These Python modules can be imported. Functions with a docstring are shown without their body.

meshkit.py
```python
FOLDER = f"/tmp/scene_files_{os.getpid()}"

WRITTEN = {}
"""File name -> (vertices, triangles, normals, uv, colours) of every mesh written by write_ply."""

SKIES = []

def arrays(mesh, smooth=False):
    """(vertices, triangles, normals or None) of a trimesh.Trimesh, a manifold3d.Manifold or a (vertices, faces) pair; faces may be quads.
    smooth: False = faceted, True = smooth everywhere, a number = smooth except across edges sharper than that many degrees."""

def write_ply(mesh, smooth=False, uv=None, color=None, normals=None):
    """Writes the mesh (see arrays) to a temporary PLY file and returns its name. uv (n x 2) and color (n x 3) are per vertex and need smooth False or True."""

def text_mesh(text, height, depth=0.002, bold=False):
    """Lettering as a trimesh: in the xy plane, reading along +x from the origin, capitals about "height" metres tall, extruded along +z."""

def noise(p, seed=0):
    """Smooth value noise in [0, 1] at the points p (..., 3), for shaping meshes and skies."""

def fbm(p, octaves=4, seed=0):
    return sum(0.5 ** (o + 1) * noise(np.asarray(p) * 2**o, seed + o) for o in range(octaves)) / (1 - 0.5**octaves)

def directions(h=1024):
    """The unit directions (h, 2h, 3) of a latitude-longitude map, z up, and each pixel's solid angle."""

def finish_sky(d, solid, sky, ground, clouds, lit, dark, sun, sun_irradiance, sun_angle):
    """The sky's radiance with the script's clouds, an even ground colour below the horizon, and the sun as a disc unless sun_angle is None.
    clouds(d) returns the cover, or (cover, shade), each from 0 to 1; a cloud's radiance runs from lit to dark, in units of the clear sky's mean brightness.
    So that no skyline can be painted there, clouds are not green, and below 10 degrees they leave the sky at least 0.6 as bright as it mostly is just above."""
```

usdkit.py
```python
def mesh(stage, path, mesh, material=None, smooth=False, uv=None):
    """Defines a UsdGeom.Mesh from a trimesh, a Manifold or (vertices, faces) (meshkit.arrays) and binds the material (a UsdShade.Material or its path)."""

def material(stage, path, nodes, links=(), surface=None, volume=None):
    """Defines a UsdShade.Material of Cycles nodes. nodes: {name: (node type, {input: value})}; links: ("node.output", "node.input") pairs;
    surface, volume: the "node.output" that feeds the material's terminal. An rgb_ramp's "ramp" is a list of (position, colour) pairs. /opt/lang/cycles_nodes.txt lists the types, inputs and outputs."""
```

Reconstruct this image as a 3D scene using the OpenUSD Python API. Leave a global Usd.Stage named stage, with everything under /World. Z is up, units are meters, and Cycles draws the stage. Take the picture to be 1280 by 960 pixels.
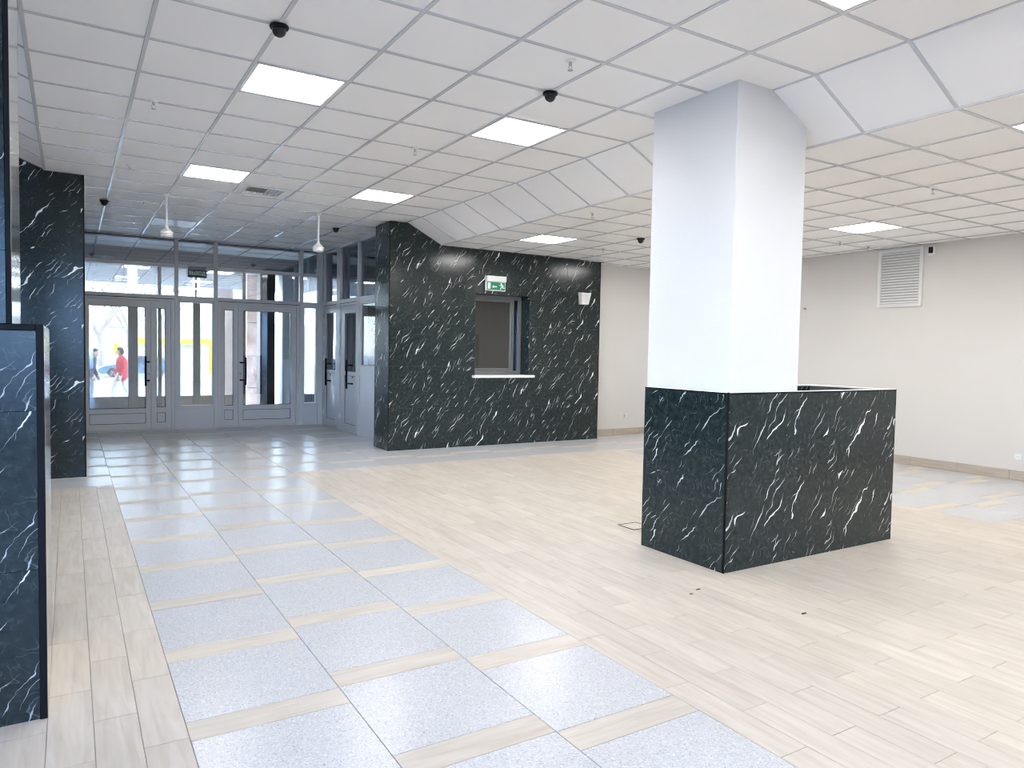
import math, random
import numpy as np, trimesh, manifold3d as mf
from shapely.geometry import Polygon, box as sbox, LineString, Point
from shapely.ops import unary_union
from pxr import Usd, UsdGeom, UsdLux, UsdShade, Gf, Sdf
import usdkit, meshkit

stage = Usd.Stage.CreateInMemory()
UsdGeom.SetStageUpAxis(stage, 'Z')
UsdGeom.SetStageMetersPerUnit(stage, 1.0)
W = UsdGeom.Xform.Define(stage, '/World')
UsdGeom.Scope.Define(stage, '/World/Looks')
rnd = random.Random(7)

# ------------------------------------------------------------ camera, sky, exposure
CAM_H, FPX, YAW, PITCH, ROLL = 1.435, 900.41, .5505014, -.0448617, .0181032
EXPOSURE = 1.17
LED_STRENGTH = 13.4
SKY_STRENGTH = 0.95
fw = np.array([math.sin(YAW)*math.cos(PITCH), math.cos(YAW)*math.cos(PITCH), math.sin(PITCH)])
r0 = np.array([math.cos(YAW), -math.sin(YAW), 0.0]); u0 = np.cross(r0, fw)
rt = math.cos(ROLL)*r0 + math.sin(ROLL)*u0
up = -math.sin(ROLL)*r0 + math.cos(ROLL)*u0
cam = UsdGeom.Camera.Define(stage, '/World/Camera')
cam.CreateHorizontalApertureAttr(36.0)
cam.CreateVerticalApertureAttr(27.0)
cam.CreateFocalLengthAttr(FPX*36.0/1280)
cam.CreateClippingRangeAttr(Gf.Vec2f(0.05, 2000))
cam.CreateExposureAttr(EXPOSURE)
cam.AddTransformOp().Set(Gf.Matrix4d(*rt, 0, *up, 0, *(-fw), 0, 0, 0, CAM_H, 1))

def look(name, nodes, links=(), surface='p.BSDF'):
    return usdkit.material(stage, '/World/Looks/'+name, nodes, links, surface=surface)

sky_mat = look('sky', {
    'sky': ('sky_texture', {'sky_type': 'multiple_scattering', 'sun_disc': False, 'sun_elevation': math.radians(42), 'sun_rotation': math.radians(75),
                            'altitude': 200.0, 'air_density': 1.0, 'aerosol_density': 1.2, 'ozone_density': 1.0}),
    'pale': ('hsv', {'saturation': .62}),
    'bg': ('background_shader', {'strength': SKY_STRENGTH})},
    [('sky.color', 'pale.color'), ('pale.color', 'bg.color')], surface='bg.background')
dome = UsdLux.DomeLight.Define(stage, '/World/Sky')
dome.CreateIntensityAttr(1.0)
UsdShade.MaterialBindingAPI.Apply(dome.GetPrim()).Bind(sky_mat)
sun = UsdLux.DistantLight.Define(stage, '/World/Sun')
sun.CreateAngleAttr(0.6); sun.CreateIntensityAttr(9.0); sun.CreateColorAttr(Gf.Vec3f(1, .95, .87))
SUN_FROM = np.array([0.70, 0.45, 0.66])        # from beyond the right wall and the street
z_ = SUN_FROM/np.linalg.norm(SUN_FROM); x_ = np.cross([0, 0, 1], z_); x_ /= np.linalg.norm(x_); y_ = np.cross(z_, x_)
sun.AddTransformOp().Set(Gf.Matrix4d(*x_, 0, *y_, 0, *z_, 0, 0, 0, 30, 1))

# ------------------------------------------------------------ room measures (metres, camera above x = y = 0)
CZ, LZ = 3.225, 2.95            # upper and lower ceiling
UX = [-0.213 + .6104*k for k in range(8)]        # ceiling rails, upper part
LX = [4.60 + .6060*k for k in range(9)]          # lower part
CY = [2.99 + .603*k for k in range(-12, 21)]
DW, SX, OUT = 13.45, 4.08, 15.6 # door wall, side partition, outer door wall
RW, BW = 9.68, 9.80             # right wall, back wall
KX0, KX1, KY = 3.81, 7.545, 9.528
LWX, REAR = -4.4, -4.6
TP = .5985                      # floor tile pitch
TX = [.362 + TP*k for k in range(-8, 18)]

# ------------------------------------------------------------ materials
def plain(name, color, rough=.5, **kw):
    return look(name, {'p': ('principled_bsdf', {'base_color': color, 'roughness': rough, **kw})})

def plaster(name, c, bump=.25, scale=220.0, rough=.75):
    return look(name, {
        'g': ('texture_coordinate', {}),
        'n': ('noise_texture', {'scale': scale, 'detail': 3.0}),
        'big': ('noise_texture', {'scale': 1.1, 'detail': 2.0}),
        'r': ('rgb_ramp', {'ramp': [(0, [x*.97 for x in c]), (1, [min(1, x*1.02) for x in c])]}),
        'b': ('bump', {'strength': bump, 'distance': .002}),
        'p': ('principled_bsdf', {'roughness': rough, 'specular_ior_level': .25})},
        [('g.object', 'n.vector'), ('g.object', 'big.vector'), ('big.fac', 'r.fac'), ('r.color', 'p.base_color'), ('n.fac', 'b.height'), ('b.normal', 'p.normal')])

M = {}
M['wall'] = plaster('wall_paint', (.72, .688, .652))
M['column'] = plaster('column_plaster', (.76, .76, .75), bump=.7, scale=70.0)
M['panel'] = plaster('ceiling_panel', (.93, .928, .92), bump=.15, scale=300.0, rough=.5)
M['rail'] = plain('ceiling_rail', (.62, .63, .645), .16)
M['plenum'] = plain('plenum', (.55, .55, .55), .9)
M['black'] = plain('black_trim', (.005, .005, .006), .5, specular_ior_level=.18)
M['seam'] = plain('tile_seam', (.10, .12, .115), .8)
M['black_gloss'] = plain('black_gloss', (.01, .01, .012), .12)
M['steel'] = plain('polished_steel', (.66, .65, .63), .13, metallic=1.0)
M['alu'] = plain('white_aluminium', (.60, .605, .61), .35)
M['alu_panel'] = plain('door_panel', (.62, .625, .64), .3)
M['gasket'] = plain('gasket', (.02, .02, .022), .6)
M['dark_alu'] = plain('grey_aluminium', (.17, .17, .165), .35)
M['white_plastic'] = plain('white_plastic', (.82, .82, .80), .35)
M['sill'] = plain('white_sill', (.88, .88, .87), .3)
M['grey_plastic'] = plain('grey_plastic', (.25, .25, .25), .5)
M['brass'] = plain('brass', (.45, .38, .25), .3, metallic=1.0)
M['green'] = plain('sign_green', (.0, .22, .10), .4)
M['sign_dark'] = plain('sign_dark_green', (.010, .050, .042), .4)
M['sign_text'] = plain('sign_pale_text', (.75, .85, .80), .5)
M['sign_white'] = plain('sign_white', (.85, .87, .85), .4)
M['blind'] = plain('roller_blind', (.15, .15, .145), .8)
M['lid'] = plain('floor_box_lid', (.62, .565, .49), .45)
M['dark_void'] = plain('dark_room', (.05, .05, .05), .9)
M['grout'] = plain('grout', (.33, .31, .28), .9)
M['led_off'] = plain('led_diffuser_off', (.90, .90, .90), .25)
M['led'] = look('led_diffuser', {'e': ('emission', {'color': (1.0, .985, .955), 'strength': LED_STRENGTH})}, surface='e.emission')

def pane(name, ior, tint, rough=.015):
    return look(name, {
        'f': ('fresnel', {'IOR': ior}),
        't': ('transparent_bsdf', {'color': tint}),
        'g': ('glossy_bsdf', {'color': (.95, .97, 1.0), 'roughness': rough}),
        'mx': ('mix_closure', {})},
        [('f.fac', 'mx.fac'), ('t.BSDF', 'mx.closure1'), ('g.BSDF', 'mx.closure2')], surface='mx.closure')
M['glass'] = pane('door_glass', 2.1, (.86, .89, .90))
M['glass_transom'] = pane('transom_glass', 2.5, (.84, .88, .90))
M['glass_window'] = pane('tinted_window_glass', 1.6, (.46, .58, .74))
M['glass_side'] = pane('grey_window_glass', 1.6, (.60, .61, .65))
M['glass_outer'] = pane('outer_door_glass', 1.8, (.55, .56, .56))
M['glass_dark'] = pane('booth_glass', 1.7, (.55, .56, .55))

def marble(name, dark, light):
    # dark stoneware with thin white strokes that all lean the same way
    n = {
        'uv': ('uvmap', {'attribute': 'st'}),
        'dn': ('noise_texture', {'scale': 16.0, 'detail': 3.0}),
        'dsub': ('vector_math', {'math_type': 'subtract', 'vector2': (.5, .5, .5)}),
        'dmul': ('vector_math', {'math_type': 'scale', 'scale': .045}),
        'dadd': ('vector_math', {'math_type': 'add'}),
        'rot': ('vector_rotate', {'rotate_type': 'z_axis', 'angle': -math.radians(54)}),
        }
    l = [('uv.UV', 'dn.vector'), ('dn.color', 'dsub.vector1'), ('dsub.vector', 'dmul.vector1'), ('uv.UV', 'dadd.vector1'), ('dmul.vector', 'dadd.vector2'), ('dadd.vector', 'rot.vector')]
    def strokes(t, freq, wob, wscale, mscale, lo, hi, width, soft, amount, loc):
        n.update({
            'x'+t: ('separate_xyz', {}), 'f'+t: ('math', {'math_type': 'multiply', 'value2': freq}),
            'm'+t: ('mapping', {'scale': (*wscale, 1.0), 'location': (*loc, 0)}),
            'n'+t: ('noise_texture', {'dimensions': '2D', 'scale': 1.0, 'detail': 2.0, 'roughness': .5}),
            'g'+t: ('math', {'math_type': 'multiply', 'value2': wob}), 'h'+t: ('math', {'math_type': 'add'}),
            'r'+t: ('math', {'math_type': 'fraction'}),
            's'+t: ('math', {'math_type': 'subtract', 'value2': .5}), 'a'+t: ('math', {'math_type': 'absolute'}),
            'k'+t: ('mapping', {'scale': (*mscale, 1.0), 'location': (loc[1], loc[0], 0)}),
            'q'+t: ('noise_texture', {'dimensions': '2D', 'scale': 1.0, 'detail': 2.5}),
            'w'+t: ('map_range', {'from_min': lo, 'from_max': hi, 'to_min': .0, 'to_max': width}),
            'd'+t: ('math', {'math_type': 'subtract'}),
            'v'+t: ('map_range', {'from_min': 0.0, 'from_max': soft, 'to_min': 0.0, 'to_max': amount})})
        l.extend([('rot.vector', f'x{t}.vector'), (f'x{t}.y', f'f{t}.value1'), ('rot.vector', f'm{t}.vector'), (f'm{t}.vector', f'n{t}.vector'), (f'n{t}.fac', f'g{t}.value1'),
                  (f'f{t}.value', f'h{t}.value1'), (f'g{t}.value', f'h{t}.value2'), (f'h{t}.value', f'r{t}.value1'), (f'r{t}.value', f's{t}.value1'), (f's{t}.value', f'a{t}.value1'),
                  ('rot.vector', f'k{t}.vector'), (f'k{t}.vector', f'q{t}.vector'), (f'q{t}.fac', f'w{t}.value'),
                  (f'w{t}.result', f'd{t}.value1'), (f'a{t}.value', f'd{t}.value2'), (f'd{t}.value', f'v{t}.value')])
    strokes('1', 7.5, 1.7, (2.9, 2.7), (3.4, 6.0), .555, .73, .076, .014, 1.0, (0.0, 0.0))
    strokes('2', 21.0, 3.2, (3.2, 3.6), (4.0, 8.0), .54, .72, .100, .03, .60, (3.3, 1.7))
    strokes('3', 16.0, 7.0, (8.0, 3.0), (7.0, 7.0), .40, .70, .065, .05, .30, (9.1, 5.2))
    n.update({
        'mot': ('noise_texture', {'scale': 24.0, 'detail': 6.0, 'roughness': .7}),
        'ramp': ('rgb_ramp', {'ramp': [(.34, dark), (.58, light), (.74, [x*2.6 for x in light])]}),
        'mixc': ('mix', {'color2': (.26, .29, .28)}), 'mixb': ('mix', {'color2': (.50, .53, .51)}), 'mixa': ('mix', {'color2': (.80, .83, .81)}),
        'p': ('principled_bsdf', {'roughness': .19, 'ior': 1.47})})
    l += [('uv.UV', 'mot.vector'), ('mot.fac', 'ramp.fac'), ('ramp.color', 'mixc.color1'), ('v3.result', 'mixc.fac'), ('mixc.color', 'mixb.color1'), ('v2.result', 'mixb.fac'),
          ('mixb.color', 'mixa.color1'), ('v1.result', 'mixa.fac'), ('mixa.color', 'p.base_color')]
    return look(name, n, l)
M['dark_stone'] = plain('dark_stone', (.10, .105, .11), .3)
M['marble'] = marble('dark_marble', (.005, .0105, .0105), (.017, .027, .026))

# wood-look stoneware; a piece's own tone comes from the whole-number cell of its uv
M['wood'] = look('wood_stoneware', {
    'uv': ('uvmap', {'attribute': 'st'}),
    'cell': ('mapping', {'scale': (.1, .1, 0)}), 'fl': ('vector_math', {'math_type': 'floor'}),
    'wn': ('white_noise_texture', {'dimensions': '3D'}),
    'm1': ('mapping', {'scale': (22.0, 1.6, 1.0)}), 'n1': ('noise_texture', {'scale': 1.6, 'detail': 5.0, 'distortion': .8}),
    'm2': ('mapping', {'scale': (9.0, 2.0, 1.0)}), 'n2': ('noise_texture', {'scale': .9, 'detail': 3.0, 'distortion': 1.5}),
    'r1': ('rgb_ramp', {'ramp': [(.25, (.54, .475, .395)), (.55, (.615, .555, .48)), (.8, (.65, .60, .53))]}),
    'tone': ('map_range', {'to_min': .95, 'to_max': 1.05}),
    'mot': ('map_range', {'from_min': .3, 'from_max': .7, 'to_min': .93, 'to_max': 1.05}),
    'mm': ('math', {'math_type': 'multiply'}),
    'sc': ('vector_math', {'math_type': 'scale'}),
    'b': ('bump', {'strength': .25, 'distance': .0015}),
    'p': ('principled_bsdf', {'roughness': .42, 'specular_ior_level': .45})},
    [('uv.UV', 'cell.vector'), ('cell.vector', 'fl.vector1'), ('fl.vector', 'wn.vector'), ('wn.value', 'tone.value'),
     ('uv.UV', 'm1.vector'), ('m1.vector', 'n1.vector'), ('uv.UV', 'm2.vector'), ('m2.vector', 'n2.vector'),
     ('n1.fac', 'r1.fac'), ('n2.fac', 'mot.value'), ('tone.result', 'mm.value1'), ('mot.result', 'mm.value2'),
     ('r1.color', 'sc.vector1'), ('mm.value', 'sc.scale'), ('sc.vector', 'p.base_color'), ('n1.fac', 'b.height'), ('b.normal', 'p.normal')])
M['terrazzo'] = look('terrazzo_stoneware', {
    'uv': ('uvmap', {'attribute': 'st'}),
    'v': ('voronoi_texture', {'feature': 'f1', 'dimensions': '2D', 'scale': 165.0}),
    'hs': ('separate_color', {}),
    'ramp': ('rgb_ramp', {'ramp': [(.0, (.42, .425, .44)), (.06, (.50, .505, .52)), (.12, (.565, .57, .58)), (.80, (.595, .60, .615)), (.95, (.68, .685, .695))]}),
    'v2': ('voronoi_texture', {'feature': 'f1', 'dimensions': '2D', 'scale': 330.0}),
    'hs2': ('separate_color', {}),
    'ramp2': ('rgb_ramp', {'ramp': [(.0, (.70, .70, .72)), (.12, (.93, .93, .94)), (.7, (1, 1, 1)), (1.0, (1.08, 1.08, 1.08))]}),
    'mul': ('vector_math', {'math_type': 'multiply'}),
    'wv': ('noise_texture', {'scale': 3.5, 'detail': 2.0}), 'b': ('bump', {'strength': .06, 'distance': .006}),
    'p': ('principled_bsdf', {'roughness': .27, 'specular_ior_level': .5})},
    [('uv.UV', 'v.vector'), ('v.color', 'hs.color'), ('hs.r', 'ramp.fac'), ('uv.UV', 'v2.vector'), ('v2.color', 'hs2.color'), ('hs2.g', 'ramp2.fac'),
     ('ramp.color', 'mul.vector1'), ('ramp2.color', 'mul.vector2'), ('mul.vector', 'p.base_color'), ('uv.UV', 'wv.vector'), ('wv.fac', 'b.height'), ('b.normal', 'p.normal')])
M['skirting'] = look('skirting_stoneware', {
    'g': ('texture_coordinate', {}), 'm': ('mapping', {'scale': (2, 2, 40)}), 'n': ('noise_texture', {'scale': 1.5, 'detail': 4.0}),
    'r': ('rgb_ramp', {'ramp': [(.3, (.42, .35, .28)), (.7, (.54, .47, .40))]}), 'p': ('principled_bsdf', {'roughness': .5})},
    [('g.object', 'm.vector'), ('m.vector', 'n.vector'), ('n.fac', 'r.fac'), ('r.color', 'p.base_color')])
def noisy(name, a, b, scale, rough=.85):
    return look(name, {'g': ('geometry', {}), 'n': ('noise_texture', {'scale': scale, 'detail': 5.0}),
        'r': ('rgb_ramp', {'ramp': [(.35, a), (.65, b)]}), 'p': ('principled_bsdf', {'roughness': rough})},
        [('g.position', 'n.vector'), ('n.fac', 'r.fac'), ('r.color', 'p.base_color')])
M['granite'] = noisy('brown_granite', (.20, .13, .11), (.36, .27, .24), 3.0, .5)
M['asphalt'] = noisy('pale_asphalt', (.44, .44, .45), (.52, .52, .53), 1.3)
M['bark'] = noisy('bark', (.30, .24, .21), (.42, .35, .31), 3.0)
M['facade'] = noisy('far_facade', (.62, .58, .54), (.68, .65, .61), .7)
M['car'] = plain('car_paint', (.11, .17, .22), .3)
M['car_glass'] = plain('car_glass', (.03, .04, .05), .08)
M['tyre'] = plain('tyre', (.03, .03, .03), .8)
M['wheel'] = plain('wheel_rim', (.6, .6, .62), .3, metallic=.6)
M['lamp_red'] = plain('lamp_red', (.5, .03, .02), .2)
M['lamp_clear'] = plain('lamp_clear', (.8, .8, .8), .1)
M['yellow'] = plain('yellow_paint', (.80, .66, .02), .5)
M['skin'] = plain('skin', (.55, .36, .27), .5)
M['coat_dark'] = plain('dark_cloth', (.06, .065, .10), .9)
M['trouser_grey'] = plain('grey_cloth', (.16, .17, .22), .9)
M['coat_red'] = plain('red_cloth', (.55, .05, .06), .85)
M['trouser_pale'] = plain('pale_cloth', (.62, .58, .55), .9)
M['boot'] = plain('boot_leather', (.05, .06, .08), .6)
M['hair'] = plain('hair', (.05, .04, .035), .7)
M['tape'] = plain('dark_scrap', (.05, .045, .035), .8)

# ------------------------------------------------------------ helpers
_used = {}
def numbered(parent, name):
    k = (parent, name); n = _used.get(k, 0); _used[k] = n+1
    return f'{parent}/{name}' + (f'_{n:03d}' if n else '')
class Thing:
    def __init__(s, path, loc): s.path, s.loc = path, np.array(loc, float)
def tag(prim, label=None, cat=None, group=None, kind=None):
    for k, v in (('label', label), ('category', cat), ('group', group), ('kind', kind)):
        if v: prim.SetCustomDataByKey(k, v)
def thing(name, label, cat, loc=(0, 0, 0), group=None, kind=None):
    path = numbered('/World', name)
    x = UsdGeom.Xform.Define(stage, path)
    x.AddTranslateOp().Set(Gf.Vec3d(*map(float, loc)))
    tag(x.GetPrim(), label, cat, group, kind)
    return Thing(path, loc)
def part(parent, name, mesh, mat, smooth=False, uv=None, label=None, kind=None):
    """One mesh under a thing (or under a part); the mesh is given in world coordinates."""
    path = numbered(parent.path, name)
    v, f = (mesh.vertices, mesh.faces) if hasattr(mesh, 'vertices') else mesh
    m = usdkit.mesh(stage, path, trimesh.Trimesh(np.asarray(v, float)-parent.loc, f, process=False), M[mat] if isinstance(mat, str) else mat, smooth=smooth, uv=uv)
    tag(m.GetPrim(), label, None, None, kind)
    return Thing(path, parent.loc)
def copy_of(src, loc, label, group=None, cat=None):
    """Another of the same kind: an instance of src's parts at loc."""
    base = src.path.rsplit('/', 1)[1]
    path = numbered('/World', base)
    p = UsdGeom.Xform.Define(stage, path).GetPrim()
    p.GetReferences().AddInternalReference(src.path); p.SetInstanceable(True)
    UsdGeom.Xformable(p).ClearXformOpOrder(); 
    UsdGeom.XformCommonAPI(p).SetTranslate(Gf.Vec3d(*map(float, loc)))
    tag(p, label, cat or stage.GetPrimAtPath(src.path).GetCustomDataByKey('category'), group)
    return Thing(path, loc)

def bx(x0, x1, y0, y1, z0, z1, b=0.0):
    """A box, its edges chamfered by b."""
    x0, x1 = min(x0, x1), max(x0, x1); y0, y1 = min(y0, y1), max(y0, y1); z0, z1 = min(z0, z1), max(z0, z1)
    b = min(b, .45*min(x1-x0, y1-y0, z1-z0))
    if b <= 0:
        m = trimesh.creation.box([x1-x0, y1-y0, z1-z0]); m.apply_translation([(x0+x1)/2, (y0+y1)/2, (z0+z1)/2]); return m
    pts = []
    for X in (x0, x1):
        for Y in (y0, y1):
            for Z in (z0, z1):
                sx, sy, sz = (1 if X == x0 else -1), (1 if Y == y0 else -1), (1 if Z == z0 else -1)
                pts += [(X, Y+sy*b, Z+sz*b), (X+sx*b, Y, Z+sz*b), (X+sx*b, Y+sy*b, Z)]
    return trimesh.convex.convex_hull(np.array(pts))
def cat_(ms): return trimesh.util.concatenate(list(ms))
def cyl(p0, p1, r0_, r1_=None, n=16):
    """A (tapered) rod from p0 to p1."""
    r1_ = r0_ if r1_ is None else r1_
    p0, p1 = np.array(p0, float), np.array(p1, float); d = p1-p0; L = np.linalg.norm(d); d /= L
    a = np.cross(d, [0, 0, 1] if abs(d[2]) < .9 else [1, 0, 0]); a /= np.linalg.norm(a); b = np.cross(d, a)
    t = np.arange(n)*2*np.pi/n; ring = np.cos(t)[:, None]*a + np.sin(t)[:, None]*b
    v = np.vstack([p0+ring*r0_, p1+ring*r1_, [p0], [p1]])
    f = []
    for i in range(n):
        j = (i+1) % n
        f += [(i, j, n+j), (i, n+j, n+i), (2*n, j, i), (2*n+1, n+i, n+j)]
    return trimesh.Trimesh(v, f, process=False)
def lathe(profile, c, n=24):
    """profile: (radius, z) pairs, turned about the vertical through c."""
    m = trimesh.creation.revolve(np.array(profile, float), sections=n); m.apply_translation(c)
    if m.volume < 0: m.invert()
    return m
def extrude(poly, d):
    gs = [g for g in getattr(poly, 'geoms', [poly]) if g.area > 1e-7]
    return cat_([trimesh.creation.extrude_polygon(g, d, engine='earcut') for g in gs])

class Frame:
    """A plane in the room: a and b run in it, n stands out of it towards the viewer."""
    def __init__(s, o, a, b, n):
        s.o, s.R = np.array(o, float), np.array([a, b, n], float); s.flip = np.linalg.det(s.R) < 0
    def mesh(s, m):
        v = np.asarray(m.vertices) @ s.R + s.o
        f = np.asarray(m.faces)
        return trimesh.Trimesh(v, f[:, ::-1] if s.flip else f, process=False)
def slab(fr, a0, a1, b0, b1, t0, t1, bev=.0015):
    """A flat piece with worn edges; returns (world mesh, its in-plane coordinates)."""
    v, f = [], []
    for q, (ins, n) in enumerate(((0, t0), (0, t1-bev), (bev, t1))):
        v += [(a0+ins, b0+ins, n), (a1-ins, b0+ins, n), (a1-ins, b1-ins, n), (a0+ins, b1-ins, n)]
    for k in (0, 4):
        for i in range(4):
            j = (i+1) % 4; f += [(k+i, k+j, k+4+j), (k+i, k+4+j, k+4+i)]
    f += [(8, 9, 10), (8, 10, 11), (0, 2, 1), (0, 3, 2)]
    m = trimesh.Trimesh(np.array(v), f, process=False)
    return fr.mesh(m), np.array(v)[:, :2]
def poly_slab(fr, poly, t0, t1):
    m = extrude(poly, t1-t0); m.apply_translation([0, 0, t0])
    return fr.mesh(m), np.array(m.vertices)[:, :2]
def tile_off(): return np.array([rnd.randrange(40)*10.0, rnd.randrange(40)*10.0])

FLOOR = Frame((0, 0, 0), (1, 0, 0), (0, 1, 0), (0, 0, 1))
def seen(pts):
    """Rough size in the picture of a flat piece (for choosing which pieces stay single)."""
    P = np.asarray(pts, float) - [0, 0, CAM_H]
    d = P @ fw
    if d.max() < .2: return 0.0
    d = np.maximum(d, .2)
    u, v = 640+FPX*(P @ rt)/d, 480-FPX*(P @ up)/d
    ok = (u.max() > -20) and (u.min() < 1300) and (v.max() > -20) and (v.min() < 980)
    u, v = np.clip(u, -100, 1380), np.clip(v, -100, 1060)
    area = .5*abs(np.dot(u, np.roll(v, 1))-np.dot(v, np.roll(u, 1)))
    return area if ok else 0.0
def joined(pieces):
    """(mesh, uv) of many (mesh, uv) pieces."""
    return cat_([p[0] for p in pieces]), np.vstack([p[1] for p in pieces])

# ============================================================ FLOOR
floor = thing('floor', 'pale hall floor of wood-look planks with strips of speckled grey tiles', 'floor', kind='structure')
part(floor, 'subfloor', bx(LWX-.2, RW+.3, REAR-.2, OUT+.4, -.30, -.004), 'grout')
GAP = .0015
planks, tiles = [], []          # (size in the picture, mesh, uv)
def add_piece(lst, x0, x1, y0, y1, along):
    if x1-x0 < .012 or y1-y0 < .012: return
    G = GAP if lst is tiles else .0009
    mesh, ab = slab(FLOOR, x0+G, x1-G, y0+G, y1-G, -.012, rnd.uniform(-.0004, .0004), .0012)
    loc = ab - ab.mean(0)
    uv = loc if along == 'y' else loc[:, ::-1]
    uv = uv + tile_off() + 5.0
    lst.append((seen([(x0, y0, 0), (x1, y0, 0), (x1, y1, 0), (x0, y1, 0)]), mesh, uv))
def minus(x0, x1, y0, y1):
    """The rectangle without what stands on the floor: too little is hidden to matter, so it is kept whole."""
    return [(x0, x1, y0, y1)]
WOOD_END = 8.35
def plank_rows(x0, x1, y0, y1, anchor, step, phase):
    """Half-bond rows of 15 x 60 planks running away from the viewer."""
    n = int(round((x1-x0)/step)); w = (x1-x0)/n
    for i in range(n):
        ph = phase[i % 2]
        k = math.floor((y0-ph)/.6)
        while ph+.6*k < y1:
            a, b = max(y0, ph+.6*k), min(y1, ph+.6*(k+1))
            add_piece(planks, x0+w*i, x0+w*(i+1), a, b, 'y'); k += 1
plank_rows(.362-.149*30, .362, REAR, WOOD_END, 0, .149, (3.10, 3.405) if 30 % 2 == 0 else (3.405, 3.10))
SX0 = TX[8]; SX1 = TX[11]; PX1 = TX[19]
plank_rows(SX1, PX1, REAR, WOOD_END, 0, .1496, (1.63, 1.93))
plank_rows(PX1, RW, REAR, 3.13, 0, .1496, (1.63, 1.93))
def tile_field(k0, k1, y0, y1, xmax=None):
    for k in range(k0, k1):
        xa, xb = TX[k], TX[k]+TP
        if xmax: xb = min(xb, xmax)
        far = 3.076 if (k-8) % 2 else 2.922       # far edge of one wood strip of this column
        j = math.floor((y0-far)/.75)-1
        while far+.75*j-.15 < y1:
            s0, s1 = far+.75*j-.15, far+.75*j      # wood strip, then the tile beyond it
            a, b = max(y0, s0), min(y1, s1)
            if b > a: add_piece(planks, xa, xb, a, b, 'x')
            a, b = max(y0, s1), min(y1, s1+.6)
            if b > a: add_piece(tiles, xa, xb, a, b, 'y')
            j += 1
tile_field(8, 11, REAR, WOOD_END)                 # the walkway
tile_field(0, 24, WOOD_END, OUT, RW)              # the band before the doors
tile_field(19, 24, 3.13, WOOD_END, RW)            # the patch along the right wall
def emit(lst, name, mat, field):
    lst.sort(key=lambda q: -q[0])
    keep = [q for q in lst[:300] if q[0] > 40]
    rest = lst[len(keep):]
    for s, m, uv in keep: part(floor, name, m, mat, uv=uv)
    if rest:
        m, uv = joined([(q[1], q[2]) for q in rest])
        part(floor, field, m, mat, uv=uv, kind='stuff')
emit(planks, 'floor_plank', 'wood', 'plank_field')
emit(tiles, 'floor_tile', 'terrazzo', 'tile_field')

# ============================================================ CEILING
ceiling = thing('ceiling', 'white suspended ceiling of square panels in grey rails with a sloped step', 'ceiling', kind='structure')
COL = (3.73, 4.437, 3.32, 4.12)          # white column, plan
col_cut = sbox(COL[0]-.002, COL[2]-.002, COL[1]+.002, COL[3]+.002)
THK = .012
class Run:
    """A strip of ceiling between two x positions with its own heights (flat or sloped)."""
    def __init__(s, x0, z0, x1, z1):
        L = math.hypot(x1-x0, z1-z0); s.L = L
        a = np.array([(x1-x0)/L, 0, (z1-z0)/L]); n = np.array([a[2], 0, -a[0]])
        s.x0, s.cos = x0, (x1-x0)/L
        s.fr = Frame((x0, 0, z0), a, (0, 1, 0), n)
LED_AT, VENT_AT = {}, set()
YV0 = OUT
runs = []
for k in range(7): runs.append((Run(UX[k], CZ, UX[k+1], CZ), 'U', k, -4.3, OUT))
runs.append((Run(UX[7], CZ, LX[0], LZ), 'S', 0, -4.3, KY))
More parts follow.
